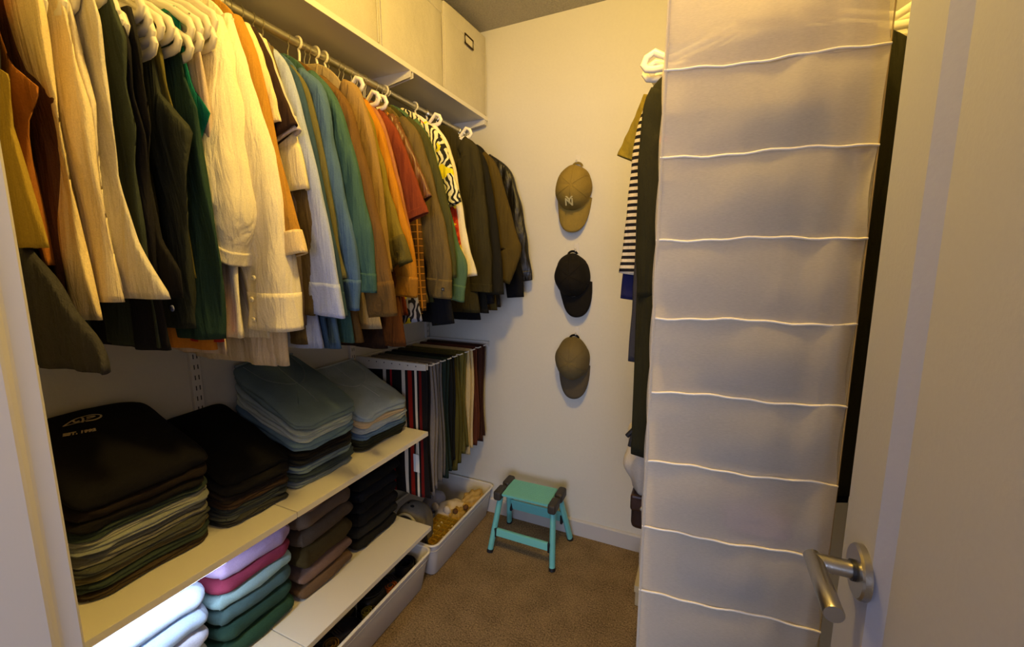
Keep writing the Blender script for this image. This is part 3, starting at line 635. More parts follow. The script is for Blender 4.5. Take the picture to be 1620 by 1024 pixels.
# ------------------------------------------------------------------ folded clothes
def folded(name, label, cat, col, x0, x1, y0, y1, zb, h, ta, tb, kind='knit', lobes=2, seed=0, group=None, sag=0, col2=None, dome=0, sseed=0, loc=None, wrk=1.0):
    """a folded garment: one rounded fold at the front, layered edges on the short sides.  ta / tb: slope of its underside / top towards the back"""
    r = random.Random(seed * 7 + 3); ph = [r.uniform(0, 6.28) for _ in range(8)]; rs = random.Random(sseed); qh = [rs.uniform(0, 6.28) for _ in range(4)]
    t = thing(name, label, cat, ((x0 + x1) / 2, (y0 + y1) / 2, zb), group)
    mat = fabric(col, kind, col2); V = []; Fs = []; nx, ny = 13, 17
    per = []
    cx, cy, hx, hy = (x0 + x1) / 2, (y0 + y1) / 2, (x1 - x0) / 2, (y1 - y0) / 2
    NP = 72
    for j in range(NP):
        a = 2 * PI * j / NP; per.append((sg(math.cos(a), .27), sg(math.sin(a), .27)))
    def zlow(x, y): return zb + ta * (x1 - x) + under(x, y)
    def under(x, y): return .0035 * wrk * (math.sin(17 * y + qh[0]) * math.sin(9 * x + qh[1])) - sag * ((y - cy) / hy) ** 2
    def zhigh(x, y):
        d_ = dome * (1 - ((y - cy) / hy) ** 2) * (1 - ((x - cx) / hx) ** 2 * .6)
        return zb + h + tb * (x1 - x) + under(x, y) + d_ + (.0018 * wrk * math.sin(31 * y + 13 * x + ph[0]) + .0012 * wrk * math.sin(57 * x - 23 * y + ph[1]))
    LV = 7 * lobes
    def ring(t_, shrink):
        row = []
        for (c, s) in per:
            fr = max(0, c)  # 1 at the front
            u1 = abs(2 * t_ - 1); tl = (t_ * lobes) % 1.0; tl = 1.0 if t_ >= 1 else tl; ul = abs(2 * tl - 1)
            front = h * .48 * (1 - math.sqrt(max(0, 1 - u1 * u1)))
            side = h / lobes * .55 * (1 - math.sqrt(max(0, 1 - ul * ul)))
            fmix = 1 if fr > .8 and abs(s) < .93 else 0
            ins = (front * .75 + side * .9 * (lobes > 1) if lobes > 1 else front) if fmix else side + (.4 * front)
            j = (.003 * math.sin(6 * s + ph[2] + 5 * t_) + .002 * math.sin(13 * s + ph[3])) * wrk
            x = cx + (hx - ins) * c * shrink + (j if c > .5 else 0)
            y = cy + (hy - ins) * s * shrink + .003 * wrk * math.sin(5 * c + ph[4] + 4 * t_) * (1 if abs(s) > .9 else 0)
            row.append((x, y))
        return row
    rows = []
    for k in range(LV + 1):
        t_ = k / LV
        rows.append([Vector((x, y, lerp(zlow(x, y), zhigh(x, y), t_))) for x, y in ring(t_, 1)])
    for sh in (.9, .72, .5, .25):
        rows.append([Vector((x, y, zhigh(x, y))) for x, y in ring(1, sh)])
    for q in rows: V += q
    for i in range(len(rows) - 1):
        for j in range(NP): Fs.append([i * NP + j, i * NP + (j + 1) % NP, (i + 1) * NP + (j + 1) % NP, (i + 1) * NP + j])
    c = len(V); V.append(Vector((cx, cy, zhigh(cx, cy)))); b0 = (len(rows) - 1) * NP
    Fs += [[b0 + j, b0 + (j + 1) % NP, c] for j in range(NP)]
    Fs.append(list(range(NP))[::-1])
    obj('cloth', V, Fs, mat, t)
    t['_o'] = tuple(t.location)
    return t, zhigh
def stack(items, x0, x1, y0, y1, z, ztop, tilt, seed, group, kind='knit', sag=.004, xgrow=.02):
    n = sum(i[2] for i in items); H = ztop - z; zz = z + .0008; r = random.Random(seed); out = []; acc = 0
    for q, (label, col, w, *rest) in enumerate(items):
        o = rest[0] if rest else {}
        h = H * w / n; a0 = acc / n; acc += w; a1 = acc / n
        j = lambda s: r.uniform(-s, s)
        f, zh = folded(o.get('name', 'folded_trousers'), label, o.get('cat', 'trousers'), col, x0 + .004, x1 + xgrow * a1 + j(.006), y0 + max(0, j(.006)) + .001, y1 - max(0, j(.006)) - .001, zz, h * .985,
                       tilt * a0, tilt * a1 - (.0), o.get('kind', kind), o.get('lobes', 2), seed * 31 + q, group, sag * a1, dome=o.get('dome', 0), sseed=seed, wrk=1.2 if o.get('kind') == 'denim' else 1.1)
        out.append((f, zh)); zz += h
    return out
J = {'kind': 'denim'}
SW = {'name': 'folded_hoodie', 'cat': 'hoodie', 'lobes': 1}
gA = 'folded clothes in the stack beside the door frame'
A = stack([('dark brown folded trousers at the very bottom of the nearest stack', '463b2c', 1),
           ('dark green folded jeans second from the bottom of the nearest stack', '37423a', 1.15, J),
           ('khaki folded trousers with pale fold, above the dark green jeans', '6e6547', .9, J),
           ('charcoal folded jeans above the khaki pair in the nearest stack', '4a4c46', 1, J),
           ('faded grey folded jeans in the middle of the nearest stack', '74736a', .85, J),
           ('grey folded jeans under the light blue-grey pair, nearest stack', '6b6d6a', .8, J),
           ('pale blue-grey folded jeans in the nearest stack', '8b908c', .8, J),
           ('silver grey folded jeans just below the dark teal pair', '95968a', .7, J),
           ('dark teal folded jeans just below the black hoodies', '35403a', .9, J),
           ('black folded sweatshirt lowest of the three on top of the jeans', '1f1c1c', 1.2, SW),
           ('dark brown-black folded sweatshirt second from the top beside the frame', '241d1b', 1.3, SW),
           ('black folded hoodie with cream emblem printed on its top', '17161a', 1.7, dict(SW, dome=.018))],
          XL + .005, -1.085, .318, .577, .673, .905, .34, 11, gA)
gB = 'folded clothes in the low black stack'
stack([('dark grey folded jeans at the bottom of the second stack', '3d3e3c', 1, J), ('charcoal folded jeans with a thin blue edge in the second stack', '4c5253', .9, J),
       ('slate folded trousers in the second stack', '3c4346', .9), ('dark brown folded trousers in the second stack', '43352a', 1), ('black-brown folded trousers under the black tee', '2b2522', 1),
       ('black folded sweater in the second stack', '1b1a1b', 1.5, SW), ('plain black folded tee on top of the second stack', '111113', 1.4, dict(SW, name='folded_t_shirt', cat='shirt', dome=.01))],
      XL + .005, -1.075, .588, .785, .673, .812, .40, 12, gB)
gC = 'folded jeans in the tallest stack'
CC = stack([('grey-blue folded jeans with raw hem, bottom of the tallest jeans stack', '7d8c98', 1, J), ('dark navy folded jeans second from the bottom of the tallest stack', '36434f', .8, J),
       ('mid blue folded jeans in the lower part of the tallest stack', '70869a', 1.1, J), ('washed black folded jeans in the tallest stack', '2c2e2f', .9, J), ('black folded trousers in the middle of the tallest stack', '201d1c', 1.1),
       ('bright blue folded jeans above the black ones', '6c8aa3', 1.2, J), ('very pale blue folded jeans with frayed edge', 'c0cfcd', .8, J), ('light blue folded jeans second from the top of the tallest stack', 'a4b6bb', .8, J),
       ('washed teal blue folded jeans topmost on the tallest stack', '758c93', 1.3, dict(J, dome=.012))],
      XL + .005, -1.075, .797, 1.045, .673, .885, .50, 13, gC)
gD = 'folded jeans in the stack at the far shelf end'
DD = stack([('dark olive folded trousers at the bottom of the far stack', '3c3d2c', 1), ('black-green folded trousers second from the bottom of the far stack', '2b3029', .9), ('deep blue folded jeans in the far stack', '6482a6', 1.1, J),
       ('grey-blue folded jeans with pale seam in the far stack', 'a9b8c6', .9, J), ('beige pink folded trousers bright in the far stack', 'dcc7a2', .8), ('light blue denim folded jeans topmost on the far stack', 'aabdc8', 1.5, dict(J, dome=.012))],
      XL + .005, -1.08, 1.065, 1.335, .673, .815, .47, 14, gD)
S_ = {'name': 'folded_sweater', 'cat': 'sweater', 'lobes': 1}
gE = 'folded white tops on the lowest shelf'
stack([('pale grey folded top near the bottom of the white stack', 'c4c9cf', 1, S_), ('white folded top low in the white stack', 'dfe3e8', 1, S_), ('lavender white folded top in the white stack', 'cfd0df', 1, S_), ('light blue folded top third from the top of the white stack', 'b8cbe2', 1, S_),
       ('pale blue folded top second from the top of the white stack', 'cfdff2', 1.1, S_), ('bright white folded top directly under the middle shelf', 'f2f5f8', 1.3, S_)], XL + .005, -1.125, .265, .562, .248, .628, .03, 15, gE, sag=.002)
gF = 'folded colourful sweaters on the lowest shelf'
stack([('forest green folded sweater at the bottom of the colourful stack', '2d4c3c', 1.4, S_), ('dark green folded sweater second from the bottom', '2f4a40', 1.1, S_), ('grey teal folded sweater under the pale aqua one', '567072', 1.1, S_), ('pale aqua folded sweater in the colourful stack', 'a3c4c8', 1, S_),
       ('raspberry red folded sweater in the colourful stack', '963c54', .9, S_), ('lilac folded sweater in the colourful stack', 'bda4cc', 1.1, S_), ('violet grey folded sweater topmost of the colourful stack', 'a191c6', 1, S_)], XL + .005, -1.13, .572, .812, .248, .612, .05, 16, gF, sag=.003)
gG = 'folded brown sweaters on the lowest shelf'
stack([('brown folded sweater at the bottom of the brown stack', '6a5440', 1, S_), ('mauve brown folded sweater second from the bottom of the brown stack', '7d655c', 1, S_), ('olive brown folded sweater with a loose tie', '4c4024', 1.5, S_), ('dark taupe folded sweater in the brown stack', '55493f', 1.2, S_),
       ('taupe folded sweater second from the top of the brown stack', '6b5a4d', 1.1, S_), ('rosy brown folded sweater topmost of the brown stack', '806657', 1, S_)], XL + .005, -1.13, .822, 1.065, .248, .61, .05, 17, gG, sag=.003)
gH = 'folded black sweaters on the lowest shelf'
stack([('black folded sweater at the bottom of the far black stack', '232220', 1, S_), ('dark grey folded sweater second from the bottom of the black stack', '2a2a29', 1, S_), ('soft black folded sweater third from the bottom of the black stack', '201f20', 1, S_), ('black folded cardigan in the middle of the black stack', '19191c', 1, S_),
       ('blue-black folded sweater third from the top of the black stack', '1a1b22', 1, S_), ('black folded knit second from the top of the black stack', '161618', 1, S_), ('black folded knit topmost under the far shelf end', '1a1818', 1, S_)], XL + .005, -1.135, 1.075, 1.325, .248, .60, .05, 18, gH, sag=.003)
# seams and pockets on the two topmost jeans
def top_seam(item, pts, nm='seam', r=.0016, col='5a6a74'):
    f, z_ = item; tube(nm, smooth_poly([Vector((x, y, z_(x, y) + .0006)) for x, y in pts], 16), r, fabric(col, 'denim'), f, n=6)
for it, y0, y1, c in ((CC[-1], .797, 1.045, '8b9da3'), (DD[-1], 1.065, 1.335, 'c0cdd4')):
    w = y1 - y0
    top_seam(it, [(-1.34, y0 + w * .5), (-1.25, y0 + w * .47), (-1.15, y0 + w * .5), (-1.105, y0 + w * .5)], col=c)
    top_seam(it, [(-1.33, y0 + w * .15), (-1.25, y0 + w * .2), (-1.2, y0 + w * .34), (-1.19, y0 + w * .46)], 'pocket_edge', col=c)
    top_seam(it, [(-1.33, y0 + w * .85), (-1.26, y0 + w * .8), (-1.21, y0 + w * .66), (-1.19, y0 + w * .54)], 'pocket_edge', col=c)
    top_seam(it, [(-1.345, y0 + w * .08), (-1.342, y0 + w * .5), (-1.345, y0 + w * .92)], 'waistband', .004, col=c)
# emblem and writing on the black hoodie
hood, zh = A[-1]
M_INK = plain('cream_print', 'cdb98c', .7)
def onhood(y, x): return Vector((x, y, zh(x, y) + .0014))
def hood_hit(px, py):
    d_ = ray(px, py); t0 = .8
    while t0 < 2.2:
        p = Vector((0, 0, EYE)) + d_ * (t0 / d_.y * .28)
        if p.z < zh(p.x, p.y) and p.x < -1.1: return p
        t0 += .002
    return Vector((-1.25, .40, 1))
HO = hood_hit(100, 676); HU = (hood_hit(160, 664) - HO); HU.z = 0; HL = HU.length; HU.normalize(); HV = Vector((-HU.y, HU.x, 0))
def P2(u, v):
    q = HO + HU * u * HL / .105 + HV * v * .95 * HL / .105
    return onhood(q.y, q.x)
em = [[(0, .0), (.030, .030), (.052, .040), (.058, .026), (.052, .0)], [(0, .0), (.062, .008)], [(.030, .030), (.034, .012), (.046, .016)],
      [(.050, .040), (.080, .045), (.100, .040), (.110, .028), (.104, .012), (.086, .002), (.062, .004)], [(.066, .018), (.076, .021), (.086, .025), (.092, .029), (.084, .033), (.068, .031)]]
for i, s in enumerate(em):
    tube('emblem_stroke', smooth_poly([P2(*q) for q in s], 14), .0021, M_INK, hood, n=8, flat=.3)
T0 = hood_hit(99, 692); T1 = hood_hit(161, 681); tx = (T1 - T0); wd = tx.length; tx.normalize()
ny_ = Vector((-tx.y, tx.x, 0)).normalized(); q0 = T0 + ny_ * .02; ny_ = (Vector((q0.x, q0.y, zh(q0.x, q0.y))) - T0).normalized()
nz_ = tx.cross(ny_).normalized(); ny_ = nz_.cross(tx)
text_obj('print_text', 'EST. 1992', wd / 4.75, T0 + nz_ * .0022, Matrix((tx, ny_, nz_)).transposed().to_euler(), M_INK, hood)

# ------------------------------------------------------------------ trouser rack
WR = plain('white_rack_wire', 'e4dfd0', .35)
t = thing('trouser_rack', 'white wall rack of thin bars carrying hanging trousers in the corner', 'rack', (XL + .02, 1.62, .94))
ys = [1.372, 1.405, 1.452, 1.497, 1.545, 1.592, 1.648, 1.706, 1.765, 1.825]
RZ2 = .945
box('back_bar', (XL + .016, 1.353, RZ2 - .012), (XL + .024, 1.877, RZ2 + .008), WR, t, bev=.001)
for y in ys:
    tube('bar', [(XL + .02, y, RZ2), (-1.0, y, RZ2), (-.982, y, RZ2 + .001), (-.968, y, RZ2 + .007)], .0028, WR, t, n=8)
def track_mat():
    m = fabric('1c1a1b', 'knit').copy(); m.name = 'striped_track_cloth'; nt = m.node_tree; N, L = nt.nodes, nt.links; p = N['Principled BSDF']
    src = p.inputs['Base Color'].links[0].from_socket; tc = N.new('ShaderNodeTexCoord'); sp_ = N.new('ShaderNodeSeparateXYZ'); L.new(tc.outputs['Object'], sp_.inputs[0])
    for c, w, col in ((-.055, .009, 'd9d2c4'), (-.02, .005, 'a01c24'), (.045, .009, 'd9d2c4'), (.078, .010, '8a2016'), (.108, .006, 'e2dccb'), (.13, .006, '6a1a18')):
        q = N.new('ShaderNodeMath'); q.operation = 'COMPARE'; q.inputs[1].default_value = c; q.inputs[2].default_value = w; L.new(sp_.outputs['X'], q.inputs[0])
        mx = N.new('ShaderNodeMix'); mx.data_type = 'RGBA'; L.new(q.outputs[0], mx.inputs[0]); L.new(src, mx.inputs[6]); mx.inputs[7].default_value = lin(col); src = mx.outputs[2]
    L.new(src, p.inputs['Base Color']); return m
def trousers(label, y, col, zbot, xr=-1.0, b=.014, mat=None, tag=False, amp=.005, flare=.0):
    SEED[0] += 1; loc = (-1.165, y, zbot); t = thing('trousers', label, 'trousers', loc, 'trousers on the wall rack')
    top = RZ2 + .0055
    for lb, z2, dy, am in (('near_leg', zbot, -b * .52, amp), ('far_leg', zbot + .022, b * .52, amp)):
        wv0 = make_wave(SEED[0] * 3 + len(lb), am, top - .02, zbot, 1.4)
        wv = wv0
        zs = [top - .004 * i for i in range(4)] + [lerp(top - .016, z2, i / 26) for i in range(27)]
        bb = lambda z: b * .5 * (math.sqrt(max(.02, 1 - max(0, (z - (top - .014)) / .0145) ** 2)))
        yc = lambda z, dy=dy: y + dy * min(1, (top - z) / .012 + .35)
        sheet(lb, zs, lambda z: -1.335 + .01 * math.sin(9 * z), lambda z: xr + flare * (top - z) + .006 * math.sin(11 * z + y * 40), yc, bb, wv, mat or fabric(col, 'knit', None, True), t, n=40)
    return t
st_ = trousers('black track trousers with white and red stripes, nearest on the rack', 1.375, '1c1a1b', .36, -1.005, mat=track_mat())
trousers('light grey jogging trousers behind the striped pair', 1.408, '7d7772', .36, -.995, b=.022)
trousers('mid grey trousers on the rack, third from the jeans shelf', 1.452, '68645f', .40, -.99, b=.02)
trousers('dark green-black trousers in front of the olive pairs', 1.497, '23302a', .40, -.99, b=.024)
trousers('deep black trousers behind the dark green pair', 1.545, '191b1c', .43, -.992, b=.02)
trousers('olive green trousers, the first of two olive pairs', 1.592, '524d22', .39, -.992, b=.024, amp=.009)
trousers('olive khaki trousers beside the cream corduroys', 1.648, '5f5a2c', .45, -.992, b=.022, amp=.009)
trousers('cream corduroy trousers on the rack', 1.706, 'c9b583', .42, -.99, b=.03)
trousers('rust brown corduroy trousers next to the cream pair', 1.765, '5a3020', .44, -.992, b=.022)
trousers('dark brown trousers hanging closest to the back wall', 1.825, '3d241b', .44, -.99, b=.022)
tg = box('swing_tag', (-1.075, 1.352, .475), (-1.045, 1.3535, .555), plain('tag_card', 'c9d3dc', .6), st_, bev=.0004)
tg['label'] = 'pale blue and white paper tag'; sub(tg, st_)
box('tag_stripe', (-1.062, 1.3512, .476), (-1.046, 1.3521, .554), plain('tag_blue', 'f0f2f2', .6), st_)
tube('tag_cord', [(-1.06, 1.3525, .555), (-1.058, 1.354, .60), (-1.06, 1.357, .64)], .0012, WR, st_, n=6)

# ------------------------------------------------------------------ plastic bins on the floor
def bin_mat():
    m = plain('translucent_bin_plastic', 'dcd8d0', .35); p = m.node_tree.nodes['Principled BSDF']
    p.inputs['Subsurface Weight'].default_value = .15; p.inputs['Subsurface Radius'].default_value = (.02, .02, .02); p.inputs['Subsurface Scale'].default_value = .02; return m
M_BIN = bin_mat()
def rrect(x0, x1, y0, y1, r, n=6):
    out = []
    for cx, cy, a0 in ((x1 - r, y1 - r, 0), (x0 + r, y1 - r, PI / 2), (x0 + r, y0 + r, PI), (x1 - r, y0 + r, 1.5 * PI)):
        out += [(cx + r * math.cos(a0 + PI / 2 * i / n), cy + r * math.sin(a0 + PI / 2 * i / n)) for i in range(n + 1)]
    return out
def bin_(label, x0, x1, y0, y1, z0, z1):
    t = thing('storage_bin', label, 'bin', ((x0 + x1) / 2, (y0 + y1) / 2, z0), 'open white plastic bins')
    tp = .026; loops = []
    for z, d, q in ((z0, tp + .006, .02), (z0 + .006, tp, .026), (z1 - .006, .003, .032), (z1, .003, .032), (z1, .0055, .03), (z0 + .012, tp + .003, .024), (z0 + .004, tp + .01, .02)):
        loops.append([Vector((x, y, z)) for x, y in rrect(x0 + d, x1 - d, y0 + d, y1 - d, q)])
    V = [v for l in loops for v in l]; n = len(loops[0]); Fs = []
    for i in range(len(loops) - 1):
        for j in range(n): Fs.append([i * n + j, i * n + (j + 1) % n, (i + 1) * n + (j + 1) % n, (i + 1) * n + j])
    Fs.append(list(range(n))[::-1]); Fs.append(list(range((len(loops) - 1) * n, len(loops) * n)))
    o = obj('body', V, Fs, M_BIN, t, True)
    tube('rim', [Vector((x, y, z1)) for x, y in rrect(x0, x1, y0, y1, .033, 8)], .0062, M_SHELF, t, closed=True, n=10, flat=.75)
    for zz in (z1 - .03,):
        tube('step_line', [Vector((x, y, zz)) for x, y in rrect(x0 + .0045, x1 - .0045, y0 + .0045, y1 - .0045, .03, 8)], .0016, M_BIN, t, closed=True, n=6)
    return t
bin_('open white plastic bin of shoes and belts under the lowest shelf', -1.335, -.968, .735, 1.318, .001, .165)
bin_('open white plastic bin in the corner holding a backpack and plush', -1.335, -.962, 1.328, 1.884, .001, .165)
# contents of the near bin
def belt(label, c, col, r0=.045, turns=2.3, w=.032, rot=0, buckle='c9a24a'):
    t = thing('coiled_belt', label, 'belt', c, 'coiled belts in the near bin'); c = Vector(c)
    n = int(turns * 26); V = []; Fs = []
    for i in range(n + 1):
        a = rot + 2 * PI * turns * i / n; r = r0 - .0065 * turns * i / n * 1.2
        p = c + Vector((math.cos(a) * r, math.sin(a) * r, 0)); o_ = Vector((math.cos(a), math.sin(a), 0)) * .0017
        V += [p + o_, p + o_ + Vector((0, 0, w)), p - o_ + Vector((0, 0, w)), p - o_]
    for i in range(n):
        for j in range(4): a = i * 4 + j; b = i * 4 + (j + 1) % 4; Fs.append([a, b, b + 4, a + 4])
    Fs += [[0, 1, 2, 3], [n * 4 + 3, n * 4 + 2, n * 4 + 1, n * 4]]
    obj('strap', V, Fs, fabric(col, 'leather'), t, False)
    p = c + Vector((math.cos(rot) * r0, math.sin(rot) * r0, 0)); ta = Vector((-math.sin(rot), math.cos(rot), 0)); ra = Vector((math.cos(rot), math.sin(rot), 0)) * .004
    tube('buckle', [p + ra + ta * -.004 + Vector((0, 0, -.001)), p + ra + ta * -.004 + Vector((0, 0, w + .002)), p + ra + ta * -.036 + Vector((0, 0, w + .002)), p + ra + ta * -.036 + Vector((0, 0, -.001))], .0022, plain('brass_' + buckle, buckle, .3, 1), t, closed=True, n=8)
def shoe(label, c, col, ang=0, L=.24, sole='2a2420'):
    t = thing('shoe', label, 'shoe', c, 'shoes in the near bin'); c = Vector(c); ca, sa = math.cos(ang), math.sin(ang)
    def Wp(u, v, z): return c + Vector((u * ca - v * sa, u * sa + v * ca, z))
    prof = [(-.5, .6, .050), (-.47, .8, .062), (-.38, .92, .064), (-.25, .86, .060), (-.1, .82, .058), (.03, .9, .062), (.15, 1.02, .052), (.28, 1.06, .04), (.4, .92, .034), (.47, .66, .028), (.5, .35, .022)]
    V = []; Fs = []; n = 16
    for u, w, h in prof:
        for j in range(n):
            a = 2 * PI * j / n; v = .042 * w * sg(math.cos(a), .8); z = .018 + h * .5 * (1 + sg(math.sin(a), .8))
            V.append(Wp(u * L, v, z))
    for i in range(len(prof) - 1):
        for j in range(n): Fs.append([i * n + j, i * n + (j + 1) % n, (i + 1) * n + (j + 1) % n, (i + 1) * n + j])
    Fs += [list(range(n))[::-1], list(range((len(prof) - 1) * n, len(prof) * n))]
    obj('upper', V, Fs, fabric(col, 'leather'), t)
    V = []; m = len(prof)
    ol = [(u * L * 1.02, .046 * w) for u, w, h in prof] + [(u * L * 1.02, -.046 * w) for u, w, h in prof[::-1]]
    k = len(ol); V = [Wp(a, b, 0) for a, b in ol] + [Wp(a, b, .019) for a, b in ol]
    obj('sole', V, [list(range(k))[::-1], list(range(k, 2 * k))] + [[i, (i + 1) % k, k + (i + 1) % k, k + i] for i in range(k)], plain('rubber_' + sole, sole, .7), t, False)
    op = [Wp(-.28 * L + .17 * L * math.cos(a), .026 * math.sin(a), .079 - .006 * math.cos(a)) for a in [2 * PI * i / 20 for i in range(20)]]
    tube('opening', op, .004, fabric(col, 'leather'), t, closed=True, n=8)
    obj('insole', [p - Vector((0, 0, .001)) for p in op], [list(range(20))], plain('dark_insole', '1a1412', .9), t, False)
    for q in range(4):
        tube('lace', [Wp((.02 + q * .045) * L, -.02, .078 - q * .004), Wp((.03 + q * .045) * L, 0, .084 - q * .004), Wp((.02 + q * .045) * L, .02, .078 - q * .004)], .0022, plain('lace_' + col, '3a2f2a', .8), t, n=6)
shoe('dark navy leather shoe near the front of the near bin', (-1.065, .87, .045), '1d1a2a', PI / 2 + .05)
shoe('black leather shoe beside the orange belt in the near bin', (-1.062, 1.14, .045), '15151c', PI / 2 - .1)
shoe('olive suede shoe lying against the bin wall', (-1.15, .93, .03), '5c5326', PI / 2 + .1)
belt('orange-brown coiled leather belt with brass buckle', (-1.03, 1.13, .10), 'a4541f', .024, 2.0, .02, .6)
belt('black coiled belt at the far end of the near bin', (-1.045, 1.235, .10), '19171a', .042, 2.4, .04, .9, 'd8cfae')
belt('olive coiled webbing belt in the near bin', (-1.026, 1.0, .10), '6d6428', .022, 2.0, .02, 1.5)
belt('tan coiled belt closest to the camera in the near bin', (-1.03, .84, .113), '7a5a24', .026, 2, .02, .2)

# contents of the corner bin
def tray(label, c, L, Wd, h, ang):
    t = thing('sorting_tray', label, 'tray', c); c = Vector(c); m = plain('amber_plastic', 'b9962f', .3)
    ca, sa = math.cos(ang), math.sin(ang)
    def bx(nm, x0, x1, y0, y1, z0, z1):
        V = [c + Vector((x * ca - y * sa, x * sa + y * ca, z + .14 * y)) for x in (x0, x1) for y in (y0, y1) for z in (z0, z1)]
        return obj(nm, V, [[0, 1, 3, 2], [4, 6, 7, 5], [0, 4, 5, 1], [2, 3, 7, 6], [0, 2, 6, 4], [1, 5, 7, 3]], m, t, False)
    bx('base', -Wd / 2, Wd / 2, -L / 2, L / 2, 0, .002)
    for x in (-Wd / 2, Wd / 2 - .002): bx('side', x, x + .002, -L / 2, L / 2, 0, h)
    for y in (-L / 2, L / 2 - .002): bx('end', -Wd / 2, Wd / 2, y, y + .002, 0, h)
    for i in range(1, 8): bx('divider', -Wd / 2, Wd / 2, -L / 2 + L * i / 8, -L / 2 + L * i / 8 + .0018, 0, h * .92)
    for i in range(1, 4): bx('divider', -Wd / 2 + Wd * i / 4, -Wd / 2 + Wd * i / 4 + .0018, -L / 2, L / 2, 0, h * .9)
    r = random.Random(3); k = 0
    for i in range(8):
        for j in range(4):
            if r.random() < .6:
                x = -Wd / 2 + Wd * (j + .5) / 4; y = -L / 2 + L * (i + .5) / 8
                lathe('trinket', [(.0001, 0), (.006, 0), (.0075, .006), (.005, .013), (.0001, .014)], c + Vector((x * ca - y * sa, x * sa + y * ca, .003 + .14 * y)), (0, 0, 1), plain('trinket%d' % (k % 3), ['d9c48a', 'a8771f', 'e8dcae'][k % 3], .4), t, 10); k += 1
    return t
tray('amber plastic sorting tray divided into small cells', (-1.055, 1.475, .105), .19, .125, .022, -.05)
def blob(name, label, cat, c, rad, col, seed, kind='knit', rot=0, lump=.12, parts=None, freq=3):
    t = thing(name, label, cat, c); c = Vector(c); bm = bmesh.new(); bmesh.ops.create_icosphere(bm, subdivisions=4, radius=1)
    r = random.Random(seed); ph = [r.uniform(0, 6) for _ in range(6)]
    for v in bm.verts:
        p = v.co.copy(); d_ = 1 + lump * (math.sin(freq * p.x * 2 + ph[0]) * math.sin(freq * p.y * 2 + ph[1]) + .5 * math.sin(freq * 3 * p.z + ph[2] + 3 * p.x) + .3 * math.sin(freq * 5 * p.y + ph[3]))
        q = Vector((p.x * rad[0], p.y * rad[1], p.z * rad[2])) * d_
        q.z = max(q.z, -rad[2] * .8)
        v.co = c + Matrix.Rotation(rot, 3, 'Z') @ q
    from_bm('body', bm, fabric(col, kind), t, smooth=True); return t
b1 = blob('plush_toy', 'white plush toy lying in the middle of the corner bin', 'plush', (-1.09, 1.65, .115), (.062, .085, .05), 'e2d2b4', 4, lump=.05, rot=-.5)
for s in (-1, 1):
    V = Vector((-1.09, 1.65, .15)) + Vector((s * .034 - .02, -.055, .005))
    bm = bmesh.new(); bmesh.ops.create_icosphere(bm, subdivisions=3, radius=.02)
    for v in bm.verts: v.co = V + Vector((v.co.x, v.co.y * .6, v.co.z * 1.1))
    from_bm('ear', bm, fabric('e2d2b4'), b1, smooth=True)
blob('rolled_towel', 'pale lavender rolled towel behind the white plush', 'towel', (-1.20, 1.66, .13), (.05, .08, .05), 'a5a6b8', 5, lump=.03)
blob('knitted_scarf', 'tan crumpled scarf at the far end of the corner bin', 'scarf', (-1.025, 1.76, .125), (.05, .085, .045), 'c9a862', 6, lump=.16, freq=4)
h_ = blob('knitted_hat', 'mustard knitted hat crumpled beside the scarf', 'hat', (-1.035, 1.625, .115), (.045, .05, .04), 'bd9a4a', 7, lump=.15, freq=4)
tube('brim', [Vector((-1.035 + .043 * math.cos(a), 1.625 + .046 * math.sin(a), .103 + .005 * math.sin(3 * a))) for a in [2 * PI * i / 24 for i in range(24)]], .011, fabric('a5822f', 'rib', '8f6f25'), h_, closed=True)
for i in range(2):
    c = Vector((-1.03 + i * .03, 1.60 + i * .05, .158))
    bm = bmesh.new(); bmesh.ops.create_icosphere(bm, subdivisions=2, radius=.014)
    for v in bm.verts: v.co = c + v.co
    from_bm('pompom', bm, fabric('6b4a2a'), h_, smooth=True)
# backpack
bp = thing('backpack', 'grey backpack with light arched zip leaning in the corner bin', 'backpack', (-1.17, 1.42, .05))
bpm = fabric('7a7468'); V = []; Fs = []; n = 28
cx, cy = -1.15, 1.425
for k in range(15):
    t_ = k / 14; z = .05 + .215 * t_
    w = .088 * (1 - max(0, (t_ - .55) / .45) ** 2.2) ** .5 if t_ < 1 else .012
    d_ = .055 * (1 - max(0, (t_ - .7) / .3) ** 2) ** .5 if t_ < 1 else .01
    for j in range(n):
        a = 2 * PI * j / n; V.append(Vector((cx + w * sg(math.cos(a), .6), cy + .02 * t_ + max(.008, d_) * sg(math.sin(a), .6), z)))
for i in range(14):
    for j in range(n): Fs.append([i * n + j, i * n + (j + 1) % n, (i + 1) * n + (j + 1) % n, (i + 1) * n + j])
Fs += [list(range(n))[::-1], list(range(14 * n, 15 * n))]
obj('body', V, Fs, bpm, bp)
zp = [Vector((cx + .07 * math.cos(a), cy - .053 + .012 * math.sin(a), .15 + .085 * math.sin(a))) for a in [PI * i / 18 for i in range(19)]]
tube('zip', [Vector((cx + .07, cy - .056, .05))] + zp + [Vector((cx - .07, cy - .056, .05))], .0065, fabric('b0ada2'), bp, n=8)
z2 = [Vector((cx + .085 * math.cos(a), cy + .0 + .01 * math.sin(a), .155 + .105 * math.sin(a))) for a in [PI * i / 18 for i in range(19)]]
tube('piping', z2, .004, fabric('2b2a2a'), bp, n=8)
tube('grab_loop', [Vector((cx - .025, cy + .01, .262)), Vector((cx - .02, cy, .25)), Vector((cx + .005, cy - .005, .258)), Vector((cx + .03, cy, .248)), Vector((cx + .035, cy + .01, .222))], .006, fabric('232323'), bp, n=8, flat=.5)
